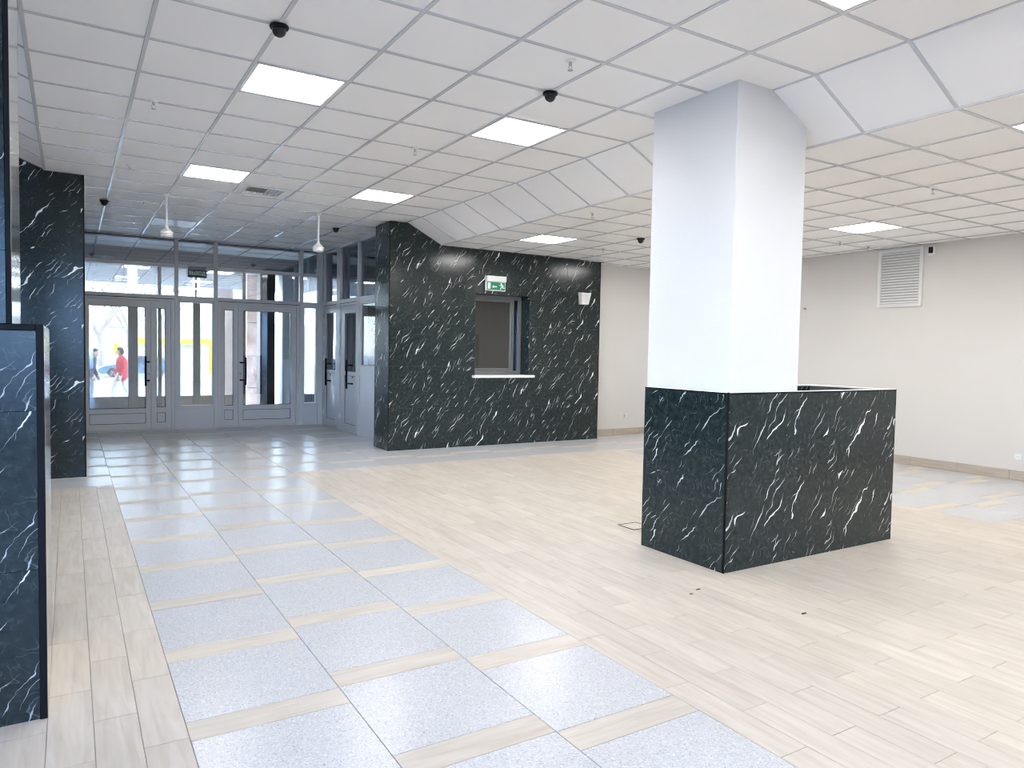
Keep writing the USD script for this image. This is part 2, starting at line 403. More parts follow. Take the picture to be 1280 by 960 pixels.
for k in range(9): runs.append((Run(LX[k], LZ, min(LX[k]+.606, RW), LZ), 'L', k, -4.3, BW if LX[k]+.3 > KX1 else KY))
runs.append((Run(-.787, CZ+.23, UX[0], CZ), 'T', 0, -4.3, 8.99))
runs.append((Run(LWX, CZ+.23, -.787, CZ+.23), 'B', 0, -4.3, 8.99))
LEDS = [('U', 2, 1.784), ('U', 5, 1.784), ('U', 2, 4.799), ('U', 5, 4.799), ('U', 2, 7.814), ('U', 5, 7.814), ('U', 2, 11.432),
        ('U', 2, -1.231), ('U', 5, -1.231),
        ('L', 1, 1.784), ('L', 1, 4.799), ('L', 1, 7.814), ('L', 5, 1.784), ('L', 5, 4.799), ('L', 5, 7.814), ('L', 1, -1.231), ('L', 5, -1.231)]
def led_here(kind, k, y): return any(a == kind and b == k and abs(y-c) < .2 for a, b, c in LEDS)
panels = []
for run, kind, k, ya, yb in runs:
    for j in range(len(CY)-1):
        y0, y1 = max(ya, CY[j]), min(yb, CY[j+1])
        if y1-y0 < .03: continue
        if led_here(kind, k, CY[j]) : continue
        cx0, cx1 = .006, run.L-.006
        poly = sbox(cx0, y0+.006, cx1, y1-.006)
        cut = sbox((col_cut.bounds[0]-run.x0)/run.cos, col_cut.bounds[1], (col_cut.bounds[2]-run.x0)/run.cos, col_cut.bounds[3])
        if kind == 'U' and k == 3 and abs(y0-8.417) < .1:      # square hole for the air grille
            poly = poly.difference(sbox(.09, 8.50, .52, 8.93))
        if kind == 'S':      # the marble booth starts here, nothing to cut
            pass
        if poly.intersects(cut): poly = poly.difference(cut)
        if poly.is_empty: continue
        if poly.equals(sbox(*poly.bounds)):
            m, ab = slab(run.fr, *[poly.bounds[q] for q in (0, 2, 1, 3)], -.020, -.008, .003)
        else:
            m, ab = poly_slab(run.fr, poly, -.020, -.008)
        panels.append((seen(run.fr.mesh(trimesh.Trimesh([(0, y0, 0), (run.L, y0, 0), (run.L, y1, 0), (0, y1, 0)], [[0, 1, 2], [0, 2, 3]], process=False)).vertices), m))
panels.sort(key=lambda q: -q[0])
for s, m in panels[:300]: part(ceiling, 'ceiling_panel', m, 'panel')
if panels[300:]: part(ceiling, 'panel_field', cat_([q[1] for q in panels[300:]]), 'panel', kind='stuff')
# rails: main ones along the hall, cross ones over each strip
def main_rail(x, z, y0, y1, w=.024): return bx(x-w/2, x+w/2, y0, y1, z, z+.03, .002)
def split(y0, y1, x):
    return [(y0, COL[2]-.004), (COL[3]+.004, y1)] if COL[0]-.02 < x < COL[1]+.02 else [(y0, y1)]
for x in UX[:7]:
    for a, b in split(-4.3, OUT, x): part(ceiling, 'main_rail', main_rail(x, CZ, a, b), 'rail')
for a, b in split(-4.3, KY, UX[7]): part(ceiling, 'main_rail', main_rail(UX[7], CZ, a, b, .016), 'rail')
for x in LX:
    for a, b in split(-4.3, BW if x > KX1 else KY, x): part(ceiling, 'main_rail', main_rail(x, LZ, a, b, .018), 'rail')
part(ceiling, 'main_rail', main_rail(-.787, CZ+.23, -4.3, 8.98), 'rail')
for y in CY:
    segs = []
    if y < OUT: segs.append(bx(UX[0], UX[7], y-.012, y+.012, CZ+.001, CZ+.03, .002))
    part(ceiling, 'cross_rail', cat_(segs), 'rail')
    if y < KY-.02 and not (COL[2]-.05 < y < COL[3]+.05):
        for run, kind, k, ya, yb in runs:
            if kind in 'ST' and y < yb-.02:
                fr = Frame(run.fr.o, run.fr.R[0], (0, 1, 0), run.fr.R[2])
                part(ceiling, 'sloped_rail', slab(fr, 0, run.L, y-.012, y+.012, -.03, -.001, .002)[0], 'rail')
        part(ceiling, 'cross_rail', bx(LX[0], RW, y-.012, y+.012, LZ+.001, LZ+.03, .002), 'rail')
    elif y < KY-.02:
        for run, kind, k, ya, yb in runs:
            if kind == 'T':
                part(ceiling, 'sloped_rail', slab(Frame(run.fr.o, run.fr.R[0], (0, 1, 0), run.fr.R[2]), 0, run.L, y-.012, y+.012, -.03, -.001, .002)[0], 'rail')
        part(ceiling, 'cross_rail', bx(LX[0], RW, y-.012, y+.012, LZ+.001, LZ+.03, .002), 'rail')
    elif y < BW-.02:
        part(ceiling, 'cross_rail', bx(KX1, RW, y-.012, y+.012, LZ+.001, LZ+.03, .002), 'rail')
part(ceiling, 'structural_slab', bx(LWX-.2, RW+.3, REAR-.2, OUT+.4, 3.62, 3.85), 'plenum')

# ============================================================ WALLS
def wall(name, label, mesh, mat='wall'):
    t = thing(name, label, 'wall', kind='structure'); part(t, 'wall_body', mesh, mat); return t
wall('wall_right', 'long beige right-hand wall with a louvred grille under the ceiling', bx(RW, RW+.2, REAR, OUT+.3, -.02, 3.62))
wall('wall_back', 'short beige wall beyond the marble booth', bx(KX1-.05, RW, BW, BW+.2, -.02, 3.62))
RWIN = [(-4.1, -2.6), (-2.4, -.9), (-.7, .8)]
rs = [LWX-.2] + [q for w in RWIN for q in w] + [RW+.2]
rsegs = [bx(rs[i], rs[i+1], REAR-.2, REAR, -.02, 3.62) for i in range(0, len(rs), 2)] + [bx(a, b, REAR-.2, REAR, -.02, .45) for a, b in RWIN] + [bx(a, b, REAR-.2, REAR, 3.05, 3.62) for a, b in RWIN]
wall('wall_rear', 'beige wall behind the viewer with tall windows on its daylight side', cat_(rsegs))
for i, (a, b) in enumerate(RWIN):
    t = thing(f'window_{i+4}', f'tall white-framed window number {i+1} of the wall behind the viewer', 'window', ((a+b)/2, REAR, .45), kind='structure')
    part(t, 'window_frame', cat_([bx(a, a+.06, REAR-.12, REAR-.05, .45, 3.05), bx(b-.06, b, REAR-.12, REAR-.05, .45, 3.05), bx(a, b, REAR-.12, REAR-.05, .45, .51), bx(a, b, REAR-.12, REAR-.05, 2.99, 3.05)]), 'alu')
    part(t, 'pane', bx(a+.05, b-.05, REAR-.09, REAR-.084, .50, 3.0), 'glass_window')
# left wall with a row of tall windows (outside the picture, it lets the daylight in)
wl = thing('wall_left', 'beige window wall on the daylight side of the hall', 'wall', kind='structure')
WIN = [(-3.4, -1.8), (.6, 2.2), (4.6, 6.2)]
WZ0, WZ1 = .9, 3.0
ys = [REAR] + [q for w in WIN for q in w] + [9.34]
segs = [bx(LWX-.2, LWX, ys[i], ys[i+1], -.02, 3.62) for i in range(0, len(ys), 2)]
segs += [bx(LWX-.2, LWX, a, b, -.02, WZ0) for a, b in WIN] + [bx(LWX-.2, LWX, a, b, WZ1, 3.62) for a, b in WIN]
part(wl, 'wall_body', cat_(segs), 'wall')
for i, (a, b) in enumerate(WIN):
    t = thing(f'window_{i+1}', f'tall white-framed window number {i+1} of the daylight side', 'window', (LWX, (a+b)/2, WZ0), kind='structure')
    f = [bx(LWX-.12, LWX-.05, a, a+.06, WZ0, WZ1), bx(LWX-.12, LWX-.05, b-.06, b, WZ0, WZ1), bx(LWX-.12, LWX-.05, a, b, WZ0, WZ0+.06), bx(LWX-.12, LWX-.05, a, b, WZ1-.06, WZ1),
         bx(LWX-.12, LWX-.05, (a+b)/2-.03, (a+b)/2+.03, WZ0, WZ1)]
    part(t, 'window_frame', cat_(f), 'alu')
    part(t, 'pane', bx(LWX-.09, LWX-.084, a+.05, b-.05, WZ0+.05, WZ1-.05), 'glass_side')

# skirting of wood-look pieces
def skirting(name, label, axis, at, a0, a1, joints):
    t = thing(name, label, 'baseboard', kind='structure')
    e = [a0] + [j for j in joints if a0 < j < a1] + [a1]
    for p, q in zip(e[:-1], e[1:]):
        m = bx(at-.012, at, p+.001, q-.001, 0, .118, .003) if axis == 'x' else bx(p+.001, q-.001, at-.012, at, 0, .118, .003)
        part(t, 'skirting_piece', m, 'skirting')
skirting('baseboard_right', 'wood-look tile skirting along the beige right wall', 'x', RW, -2.0, BW-.013, [-1.775+.6*k for k in range(20)])
skirting('baseboard_back', 'wood-look tile skirting under the short wall beyond the booth', 'y', BW, KX1+.002, RW, [8.1, 8.7, 9.3])

# ============================================================ WHITE COLUMN + MARBLE COUNTER ROUND IT
t = thing('column', 'white plastered square column rising out of the dark marble counter', 'column', (COL[0], COL[2], 0))
part(t, 'shaft', bx(COL[0], COL[1], COL[2], COL[3], 0, 3.5, .004), 'column')

def marble_face(th, fr, a_edges, b_edges, region=None, t0=0.0, t1=.010, gap=.0008, name='marble_tile', offs=None):
    """Large marble tiles on a face: a grid of pieces, clipped to region."""
    for i in range(len(a_edges)-1):
        for j in range(len(b_edges)-1):
            p = sbox(a_edges[i]+gap, b_edges[j]+gap, a_edges[i+1]-gap, b_edges[j+1]-gap)
            if region is not None: p = p.intersection(region)
            if p.is_empty or p.area < 2e-4: continue
            off = tile_off() if offs is None else np.array(offs[(i+3*(0 if len(offs) < 5 else j)) % len(offs)])
            for g in getattr(p, 'geoms', [p]):
                if g.geom_type != 'Polygon' or g.area < 2e-4: continue
                if abs(g.area - sbox(*g.bounds).area) < 1e-9:
                    m, ab = slab(fr, g.bounds[0], g.bounds[2], g.bounds[1], g.bounds[3], t0, t1, .0005)
                else:
                    m, ab = poly_slab(fr, g, t0, t1)
                part(th, name, m, 'marble', uv=(ab - [a_edges[i], b_edges[j]])*[-1 if fr.flip else 1, 1] + off)

CX0, CX1, CY0, CY1, CH = 3.65, 5.555, 3.25, 4.05, 1.195
desk = thing('reception_counter', 'dark veined marble counter wrapped round the foot of the white column', 'counter', (CX0, CY0, 0))
wt = .05
core = [bx(CX0+.011, CX1-.011, CY0+.011, CY0+wt, 0, CH-.012), bx(CX0+.011, CX0+wt, CY0+wt, CY1-.011, 0, CH-.012),
        bx(CX1-wt, CX1-.011, CY0+wt, CY1-.011, 0, CH-.012), bx(COL[1]+.01, CX1-wt, CY1-wt, CY1-.011, 0, CH-.012)]
part(desk, 'core', cat_(core), 'seam')
capm = [bx(CX0+.002, CX1-.002, CY0+.002, CY0+wt+.006, CH-.012, CH, .002), bx(CX0+.002, CX0+wt+.006, CY0+wt+.006, CY1-.002, CH-.012, CH, .002),
        bx(CX1-wt-.006, CX1-.002, CY0+wt+.006, CY1-.002, CH-.012, CH, .002), bx(COL[1]+.01, CX1-wt-.006, CY1-wt-.006, CY1-.002, CH-.012, CH, .002)]
part(desk, 'top_edge', cat_(capm), 'white_plastic', label='thin pale top edge')
Vx = [(0.0, 0.0), (10.4, 20.1), (20.2, 10.3)]
fr_front = lambda y: Frame((0, y, 0), (1, 0, 0), (0, 0, 1), (0, -1, 0))
fr_left = lambda x: Frame((x, 0, 0), (0, 1, 0), (0, 0, 1), (-1, 0, 0))
fr_right = lambda x: Frame((x, 0, 0), (0, 1, 0), (0, 0, 1), (1, 0, 0))
fr_back = lambda y: Frame((0, y, 0), (1, 0, 0), (0, 0, 1), (0, 1, 0))
def noted(offs_seed):
    r = random.Random(offs_seed); return [(r.randrange(40)*10.0, r.randrange(40)*10.0) for _ in range(3)]
top_ = CH-.013
marble_face(desk, fr_front(CY0+.010), [CX0+.012, 4.25, 4.85, 5.45, CX1-.006], [0, .597, top_], offs=noted(3))
marble_face(desk, fr_left(CX0+.010), [CY0+.012, 3.90, CY1-.006], [0, .597, top_], offs=noted(5))
marble_face(desk, fr_right(CX1-.010), [CY0+.006, 3.85, CY1-.006], [0, .597, top_], offs=noted(6))
marble_face(desk, fr_back(CY1-.010), [COL[1]+.012, 5.04, CX1-.012], [0, .597, top_], offs=noted(8))
marble_face(desk, fr_front(CY1-wt), [COL[1]+.012, 5.04, CX1-wt], [0, .597, top_], t1=.006, offs=noted(9))
part(desk, 'corner_trim', cat_([bx(CX0, CX0+.012, CY0, CY0+.012, 0, CH, .001)]), 'black')
part(desk, 'corner_trim', bx(CX1-.006, CX1, CY0, CY0+.008, 0, CH, .001), 'black')
part(desk, 'corner_trim', bx(CX0, CX0+.008, CY1-.006, CY1, 0, CH, .001), 'black')
part(desk, 'edge_trim', bx(CX0+.012, CX1-.006, CY0-.001, CY0+.003, CH-.013, CH-.004), 'black')
part(desk, 'edge_trim', bx(CX0-.001, CX0+.003, CY0+.012, CY1-.008, CH-.013, CH-.004), 'black')

# ============================================================ LEFT: pillar and counter beside the viewer
PX, PY0, PY1, PH = -.083, 3.222, 4.05, 1.505
lc = thing('marble_counter', 'tall dark marble counter block with black edges and a polished steel side, nearest the viewer', 'counter', (PX, PY0, 0))
part(lc, 'core', bx(-1.9, PX-.006, PY0+.012, PY1, 0, PH-.014), 'black')
part(lc, 'steel_side', bx(PX-.006, PX, PY0+.006, PY1, .004, PH-.004, .001), 'steel', label='polished stainless steel side sheet')
marble_face(lc, fr_front(PY0+.012), [-1.9, -1.31, -.71, PX-.024], [0, .58, 1.18, PH-.024], offs=noted(14))
part(lc, 'edge_trim', bx(PX-.026, PX-.001, PY0-.004, PY0+.014, 0, PH, .002), 'black')
part(lc, 'edge_trim', bx(-1.9, PX-.027, PY0-.004, PY0+.014, PH-.024, PH, .002), 'black')
part(lc, 'top_board', bx(-1.9, PX-.002, PY0+.015, PY1, PH-.013, PH, .002), 'black')
UPX, UPY0, UPY1 = -.185, 3.30, 3.87
lp = thing('marble_pillar', 'dark marble pillar with a steel side strip standing on the tall counter block', 'pillar', (UPX, UPY0, PH))
part(lp, 'core', bx(-.82, UPX-.006, UPY0+.012, UPY1, PH, 3.4), 'black')
part(lp, 'steel_side', bx(UPX-.006, UPX, UPY0+.010, UPY1-.014, PH+.001, 3.4, .001), 'steel', label='polished stainless steel side strip')
marble_face(lp, fr_front(UPY0+.012), [-.82, UPX-.018], [PH+.001, 1.78, 2.38, 2.98, 3.4], offs=noted(17))
part(lp, 'edge_trim', bx(UPX-.017, UPX-.001, UPY0-.004, UPY0+.012, PH+.001, 3.4, .001), 'black')
part(lp, 'edge_trim', bx(UPX-.010, UPX, UPY1-.014, UPY1, PH+.001, 3.4, .001), 'black')

# end wall clad in marble at the entry
ew = thing('marble_end_wall', 'bluish-black marble wall end left of the glazed doors', 'wall', (.139, 8.99, 0))
LTOP = 9.34
def ceil_z(x):
    if x < -.787: return CZ+.23
    if x < UX[0]: return CZ+.23*(UX[0]-x)/.574
    if x < UX[7]: return CZ
    if x < LX[0]: return CZ-(CZ-LZ)*(x-UX[7])/(LX[0]-UX[7])
    return LZ
prof = Polygon([(-4.38, 0), (.139, 0), (.139, CZ-.002), (UX[0], CZ-.002), (-.787, CZ+.228), (-4.38, CZ+.228)])
cm, _ = poly_slab(fr_front(LTOP-.01), prof, 0, LTOP-9.002-.01)
part(ew, 'core', cm, 'seam')
marble_face(ew, fr_front(9.002), [.127-.6*k for k in range(7, -1, -1)], [0, .6, 1.2, 1.815, 2.43, 3.03, 3.5], region=prof.intersection(sbox(-4.4, 0, .126, 4)), t1=.011, offs=noted(21)+noted(22))
part(ew, 'edge_trim', bx(.127, .140, 8.986, 9.012, 0, CZ-.003, .001), 'black')
# wall of the entry behind it, and the vestibule's own shell
part(thing('wall_entry', 'dark grey wall between the marble wall end and the glazed doors', 'wall', kind='structure'), 'wall_body', cat_([bx(-.12, .06, LTOP, OUT+.2, -.02, 3.62), bx(LWX-.2, -.121, LTOP, LTOP+.15, -.02, 3.62)]), 'dark_stone')
# ============================================================ MARBLE BOOTH
kb = thing('ticket_booth', 'dark marble-clad booth with a recessed service window and an exit sign above it', 'booth', (KX0, KY, 0))
kz = lambda x: ceil_z(x)-.003
kprof = Polygon([(KX0, 0), (KX1, 0), (KX1, kz(KX1)), (LX[0], kz(LX[0]+.01)), (UX[7], kz(UX[7]-.01)), (KX0, kz(KX0))])
WX0, WX1, WZb, WZt = 5.185, 6.145, 1.075, 2.305
hole = sbox(WX0, WZb, WX1, WZt)
REV = .26
cm, _ = poly_slab(fr_front(KY+REV+.05), kprof.intersection(sbox(KX0+.013, 0, KX1-.013, 4)).difference(hole.buffer(.012, join_style=2)), 0, REV+.05-.012)
part(kb, 'core', cm, 'seam')
part(kb, 'core', bx(KX0+.012, SX+.1, KY+REV+.05, 10.08, 0, CZ-.004), 'grey_plastic')
part(kb, 'core', bx(KX1-.16, KX1-.006, KY+REV+.05, BW, 0, LZ-.004), 'wall')
ke = [KX0+.011, 4.41, 5.01, 5.61, 6.21, 6.86, KX1-.011]
kr = [0, .60, 1.20, 1.82, 2.42, 3.02, 3.3]
marble_face(kb, fr_front(KY+.012), ke, kr, region=kprof.difference(hole), t1=.011, offs=noted(31)+noted(32))
marble_face(kb, fr_left(KX0+.012), [KY+.012, 10.08], kr, region=sbox(0, 0, 20, CZ-.004), t1=.011, offs=noted(33))
part(kb, 'corner_trim', bx(KX0-.001, KX0+.011, KY-.001, KY+.012, 0, CZ-.004, .001), 'black')
part(kb, 'corner_trim', bx(KX1-.011, KX1+.001, KY-.001, KY+.30, 0, LZ-.004, .001), 'black')
# lining of the window recess
marble_face(kb, Frame((WX1+.011, 0, 0), (0, 1, 0), (0, 0, 1), (-1, 0, 0)), [KY+.012, KY+REV], [WZb, 1.68, WZt], t1=.011, name='reveal_tile', offs=noted(35))
marble_face(kb, Frame((WX0-.011, 0, 0), (0, 1, 0), (0, 0, 1), (1, 0, 0)), [KY+.012, KY+REV], [WZb, 1.68, WZt], t1=.011, name='reveal_tile', offs=noted(36))
marble_face(kb, Frame((0, 0, WZt+.011), (1, 0, 0), (0, 1, 0), (0, 0, -1)), [WX0, 5.7, WX1], [KY+.012, KY+REV], t1=.011, name='reveal_tile', offs=noted(37))
# service window
fy0, fy1 = KY+.235, KY+.295
def ring(x0, x1, z0, z1, w, y0, y1, b=.004):
    return cat_([bx(x0, x0+w, y0, y1, z0, z1, b), bx(x1-w, x1, y0, y1, z0, z1, b), bx(x0+w, x1-w, y0, y1, z0, z0+w, b), bx(x0+w, x1-w, y0, y1, z1-w, z1, b)])
wf = part(kb, 'window_frame', ring(WX0, WX1, WZb, WZt, .055, fy0, fy1), 'dark_alu')
part(wf, 'sash', cat_([ring(WX0+.056, WX1-.17, WZb+.056, WZt-.056, .04, fy0+.012, fy1-.005)]), 'dark_alu')
part(wf, 'sash', bx(WX1-.165, WX1-.135, fy0+.006, fy1-.004, WZb+.056, WZt-.056, .003), 'dark_alu')
part(wf, 'pane', bx(WX0+.09, WX1-.2, fy0+.03, fy0+.036, WZb+.09, WZt-.09), 'glass_dark')
part(wf, 'pane', bx(WX1-.132, WX1-.056, fy0+.03, fy0+.036, WZb+.056, WZt-.056), 'glass_dark')
part(kb, 'roller_blind', bx(WX0+.02, WX1-.02, fy1+.12, fy1+.125, WZb, WZt), 'blind')
part(kb, 'desk_screen', bx(WX0+.06, WX0+.26, fy1+.04, fy1+.07, WZb+.02, WZb+.62, .008), 'black', label='dark screen standing inside the window')
part(kb, 'sill', bx(WX0-.045, WX1+.075, KY-.075, KY+.234, WZb-.042, WZb-.002, .004), 'sill', label='white window sill')
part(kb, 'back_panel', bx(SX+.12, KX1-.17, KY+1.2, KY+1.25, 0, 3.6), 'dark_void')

# ------------------------------------------------------------ signs and boxes on the booth
ex = thing('exit_sign', 'green running-man exit sign under a white housing above the service window', 'sign', (5.50, KY, 2.35))
ex0, ex1, ez0, ez1 = 5.335, 5.675, 2.352, 2.572
part(ex, 'housing', bx(ex0, ex1, KY-.075, KY, 2.485, ez1, .008), 'sign_white', label='white lamp housing')
part(ex, 'housing', bx(ex0, ex1, KY-.045, KY-.001, ez0, 2.484, .004), 'sign_white')
part(ex, 'sign_plate', bx(ex0+.012, ex1-.012, KY-.049, KY-.045, ez0+.010, 2.478), 'green', label='green plate')
def sym(poly, y=KY-.0515, d=.0025):
    return poly_slab(Frame((0, y+d, 0), (1, 0, 0), (0, 0, 1), (0, -1, 0)), poly, 0, d)[0]
part(ex, 'symbol', sym(sbox(ex0+.025, ez0+.022, ex0+.072, 2.468)), 'sign_white', label='white doorway symbol')
part(ex, 'symbol', sym(unary_union([sbox(ex0+.125, 2.405, ex0+.185, 2.419), Polygon([(ex0+.098, 2.412), (ex0+.13, 2.436), (ex0+.13, 2.388)])])), 'sign_white', label='white arrow pointing left')
q = lambda *p: LineString([(5.345+a, 2.352+b) for a, b in p])
man = unary_union([Point(5.345+.248, 2.352+.108).buffer(.012), q((.256, .094), (.268, .062)).buffer(.011), q((.256, .092), (.236, .080), (.222, .088)).buffer(.005),
                   q((.258, .092), (.280, .086), (.290, .070)).buffer(.005), q((.268, .062), (.246, .048), (.238, .024)).buffer(.0065), q((.268, .062), (.288, .042), (.302, .046)).buffer(.0065)])
part(ex, 'symbol', sym(man), 'sign_white', label='white running man')
sp = thing('wall_speaker', 'small white tapered box with ribs high on the booth near its far edge', 'speaker', (7.18, KY, 2.3))
hull = trimesh.convex.convex_hull(np.array([(7.085, KY, 2.42), (7.285, KY, 2.42), (7.105, KY, 2.225), (7.262, KY, 2.225), (7.09, KY-.10, 2.415), (7.28, KY-.10, 2.415), (7.115, KY-.07, 2.23), (7.252, KY-.07, 2.23)]))
part(sp, 'body', hull, 'white_plastic')
for k in range(6):
    x = 7.125+k*.023
    part(sp, 'rib', trimesh.convex.convex_hull(np.array([(x, KY-.106, 2.405), (x+.012, KY-.106, 2.405), (x, KY-.098, 2.405), (x+.012, KY-.098, 2.405), (x, KY-.078, 2.25), (x+.012, KY-.078, 2.25), (x, KY-.07, 2.25), (x+.012, KY-.07, 2.25)])), 'white_plastic')

# ============================================================ THE GLAZED ENTRANCE
class Plane:
    """Builds boxes on a glazed wall: u along it, d into the depth (away from the viewer), z up."""
    def __init__(s, axis, at): s.axis, s.at = axis, at
    def box(s, u0, u1, d0, d1, z0, z1, b=.003):
        return bx(u0, u1, s.at+d0, s.at+d1, z0, z1, b) if s.axis == 'x' else bx(s.at+d0, s.at+d1, u0, u1, z0, z1, b)
    def pt(s, u, d, z): return (u, s.at+d, z) if s.axis == 'x' else (s.at+d, u, z)
    def ring(s, u0, u1, z0, z1, wu, wz0, wz1, d0, d1):
        return cat_([s.box(u0, u0+wu, d0, d1, z0, z1), s.box(u1-wu, u1, d0, d1, z0, z1), s.box(u0+wu, u1-wu, d0, d1, z0, z0+wz0), s.box(u0+wu, u1-wu, d0, d1, z1-wz1, z1)])
def leaf(p, th, u0, u1, z0, z1, g0, g1, gz0, gz1, pz0, pz1, handle=None, pane_mat='glass'):
    """A door leaf with a glass light g0..g1 and a recessed panel under it."""
    D0, D1 = -.022, .048
    body = [p.box(u0, g0, D0, D1, z0, z1), p.box(g1, u1, D0, D1, z0, z1), p.box(g0, g1, D0, D1, gz1, z1, .002), p.box(g0, g1, D0, D1, pz1, gz0, .002), p.box(g0, g1, D0, D1, z0, pz0, .002)]
    lf = part(th, 'leaf', cat_(body), 'alu')
    part(lf, 'pane', p.box(g0, g1, .008, .030, gz0, gz1, 0), pane_mat)
    part(lf, 'lower_panel', p.box(g0, g1, -.006, .034, pz0, pz1, 0), 'alu_panel')
    s = .007
    for a, b in ((gz0, gz1), (pz0, pz1)):
        part(lf, 'gasket', cat_([p.box(g0, g0+s, -.012, -.002, a, b, 0), p.box(g1-s, g1, -.012, -.002, a, b, 0), p.box(g0+s, g1-s, -.012, -.002, a, a+s, 0), p.box(g0+s, g1-s, -.012, -.002, b-s, b, 0)]), 'gasket')
    if handle is not None:
        hu, su = handle
        h = part(lf, 'pull_handle', cyl(p.pt(hu, -.085, .757), p.pt(hu, -.085, 1.25), .0165), 'black', smooth=40, label='long black pull handle')
        for z in (.845, 1.155):
            # stand-offs reach from the bar to the leaf
            part(lf, 'handle_post', cat_([cyl(p.pt(hu, -.085, z), p.pt(su, -.05, z), .013, n=12), cyl(p.pt(su, -.05, z), p.pt(su, -.020, z), .015, n=12)]), 'black')
        part(lf, 'lock_cylinder', cyl(p.pt(su, -.034, .955), p.pt(su, -.020, .955), .014, n=12), 'brass')
    return lf
PXW = Plane('x', DW); PYW = Plane('y', SX)
gw = thing('glazed_partition', 'grey aluminium glazed partition with transom lights around the entrance doors', 'partition', (.06, DW, 0))
for a, b in ((.06, .12), (1.512, 1.572), (2.140, 2.200), (3.615, 3.680), (3.95, 4.045)):
    part(gw, 'post', PXW.box(a, b, -.035, .065, 0, CZ-.002), 'alu')
part(gw, 'post', bx(4.046, 4.12, 13.36, 13.515, 0, CZ-.002, .003), 'alu')
bays = ((.12, 1.512), (1.572, 2.140), (2.200, 3.615), (3.680, 3.95))
for a, b in bays:
    part(gw, 'head_rail', PXW.box(a, b, -.03, .06, CZ-.034, CZ-.002), 'dark_alu')
    part(gw, 'transom', PXW.box(a, b, -.03, .06, 2.755, 2.810), 'alu')
    part(gw, 'transom', PXW.box(a, b, -.03, .06, 2.225, 2.280), 'alu')
    part(gw, 'transom_pane', PXW.box(a, b, .010, .030, 2.810, CZ-.034, 0), 'glass_transom')
    part(gw, 'transom_pane', PXW.box(a, b, .010, .030, 2.280, 2.755, 0), 'glass_transom')
for a, b in (bays[1], bays[3]):
    part(gw, 'sidelight_pane', PXW.box(a+.03, b-.03, .010, .030, .415, 2.17, 0), 'glass')
    part(gw, 'sidelight_frame', PXW.ring(a, b, .36, 2.2249, .03, .055, .055, -.025, .055), 'alu')
    part(gw, 'sidelight_panel', PXW.box(a, b, -.010, .04, .05, .36, .002), 'alu_panel')
    part(gw, 'sidelight_panel', PXW.box(a, b, -.016, .045, .0, .05, .002), 'alu')
# doors in it
def door_frame(p, th, u0, u1, zt, w=.055):
    part(th, 'door_frame', cat_([p.box(u0, u0+w, -.030, .06, 0, zt), p.box(u1-w, u1, -.030, .06, 0, zt), p.box(u0+w, u1-w, -.030, .06, zt-.05, zt)]), 'alu')
    part(th, 'threshold', p.box(u0+w, u1-w, -.028, .05, 0, .026, .004), 'alu')
    part(th, 'door_gap', p.box(u0+.004, u1-.004, -.033, -.029, zt-.010, zt-.001, 0), 'gasket')
d1 = thing('door_1', 'grey glazed double entrance door on the left, people and a car seen through it', 'door', (.8, DW, 0), kind='structure')
door_frame(PXW, d1, .121, 1.511, 2.224)
leaf(PXW, d1, .178, 1.148, .030, 2.172, .255, 1.072, .380, 2.060, .127, .300, (1.066, 1.118))
leaf(PXW, d1, 1.152, 1.454, .030, 2.172, 1.235, 1.371, .392, 2.055, .140, .300)
d2 = thing('door_2', 'grey glazed double entrance door in the middle, dark vestibule behind its glass', 'door', (2.9, DW, 0), kind='structure')
door_frame(PXW, d2, 2.201, 3.614, 2.224)
leaf(PXW, d2, 2.258, 2.531, .030, 2.172, 2.309, 2.455, .392, 2.075, .140, .320)
leaf(PXW, d2, 2.535, 3.556, .030, 2.172, 2.621, 3.457, .395, 2.075, .130, .315, (2.655, 2.575))
# the side partition, at right angles
sw = thing('side_partition', 'grey aluminium glazed partition running from the doors to the marble booth', 'partition', (SX, 11.8, 0))
YE = 10.09
for a, b in ((12.42, 12.60), (11.462, 11.525)):
    part(sw, 'post', PYW.box(a, b, -.035, .065, 0, CZ-.002), 'alu')
sb = ((12.60, 13.36), (11.525, 12.42), (YE, 11.462))
for a, b in sb:
    part(sw, 'head_rail', PYW.box(a, b, -.03, .06, CZ-.034, CZ-.002), 'alu')
    part(sw, 'transom', PYW.box(a, b, -.03, .06, 2.225, 2.290), 'alu')
    part(sw, 'transom_pane', PYW.box(a, b, .010, .030, 2.290, CZ-.034, 0), 'glass_transom')
a, b = sb[2]
part(sw, 'sidelight_pane', PYW.box(a+.03, b-.06, .010, .030, 1.17, 2.17, 0), 'glass')
part(sw, 'sidelight_frame', PYW.ring(a, b, 1.115, 2.2249, .055, .055, .055, -.025, .055), 'alu')
part(sw, 'sidelight_panel', PYW.box(a, b-.02, -.012, .04, .06, 1.0, .002), 'alu_panel')
part(sw, 'sidelight_rail', PYW.box(a, b, -.018, .045, 1.0, 1.115, .003), 'alu')
part(sw, 'sidelight_rail', PYW.box(a, b, -.014, .045, .0, .06, .002), 'alu')
d3 = thing('door_3', 'narrow grey glazed side door next to the corner of the entrance', 'door', (SX, 13.0, 0), kind='structure')
door_frame(PYW, d3, 12.601, 13.359, 2.224, .03)
leaf(PYW, d3, 12.634, 13.326, .03, 2.17, 12.70, 13.235, 1.045, 2.08, .14, .985, (13.05, 12.95))
d4 = thing('door_4', 'narrow grey glazed side door beside the marble booth', 'door', (SX, 12.0, 0), kind='structure')
door_frame(PYW, d4, 11.526, 12.419, 2.224, .03)
leaf(PYW, d4, 11.560, 12.386, .03, 2.17, 11.62, 12.19, 1.045, 2.04, .14, .975, (11.885, 11.75))
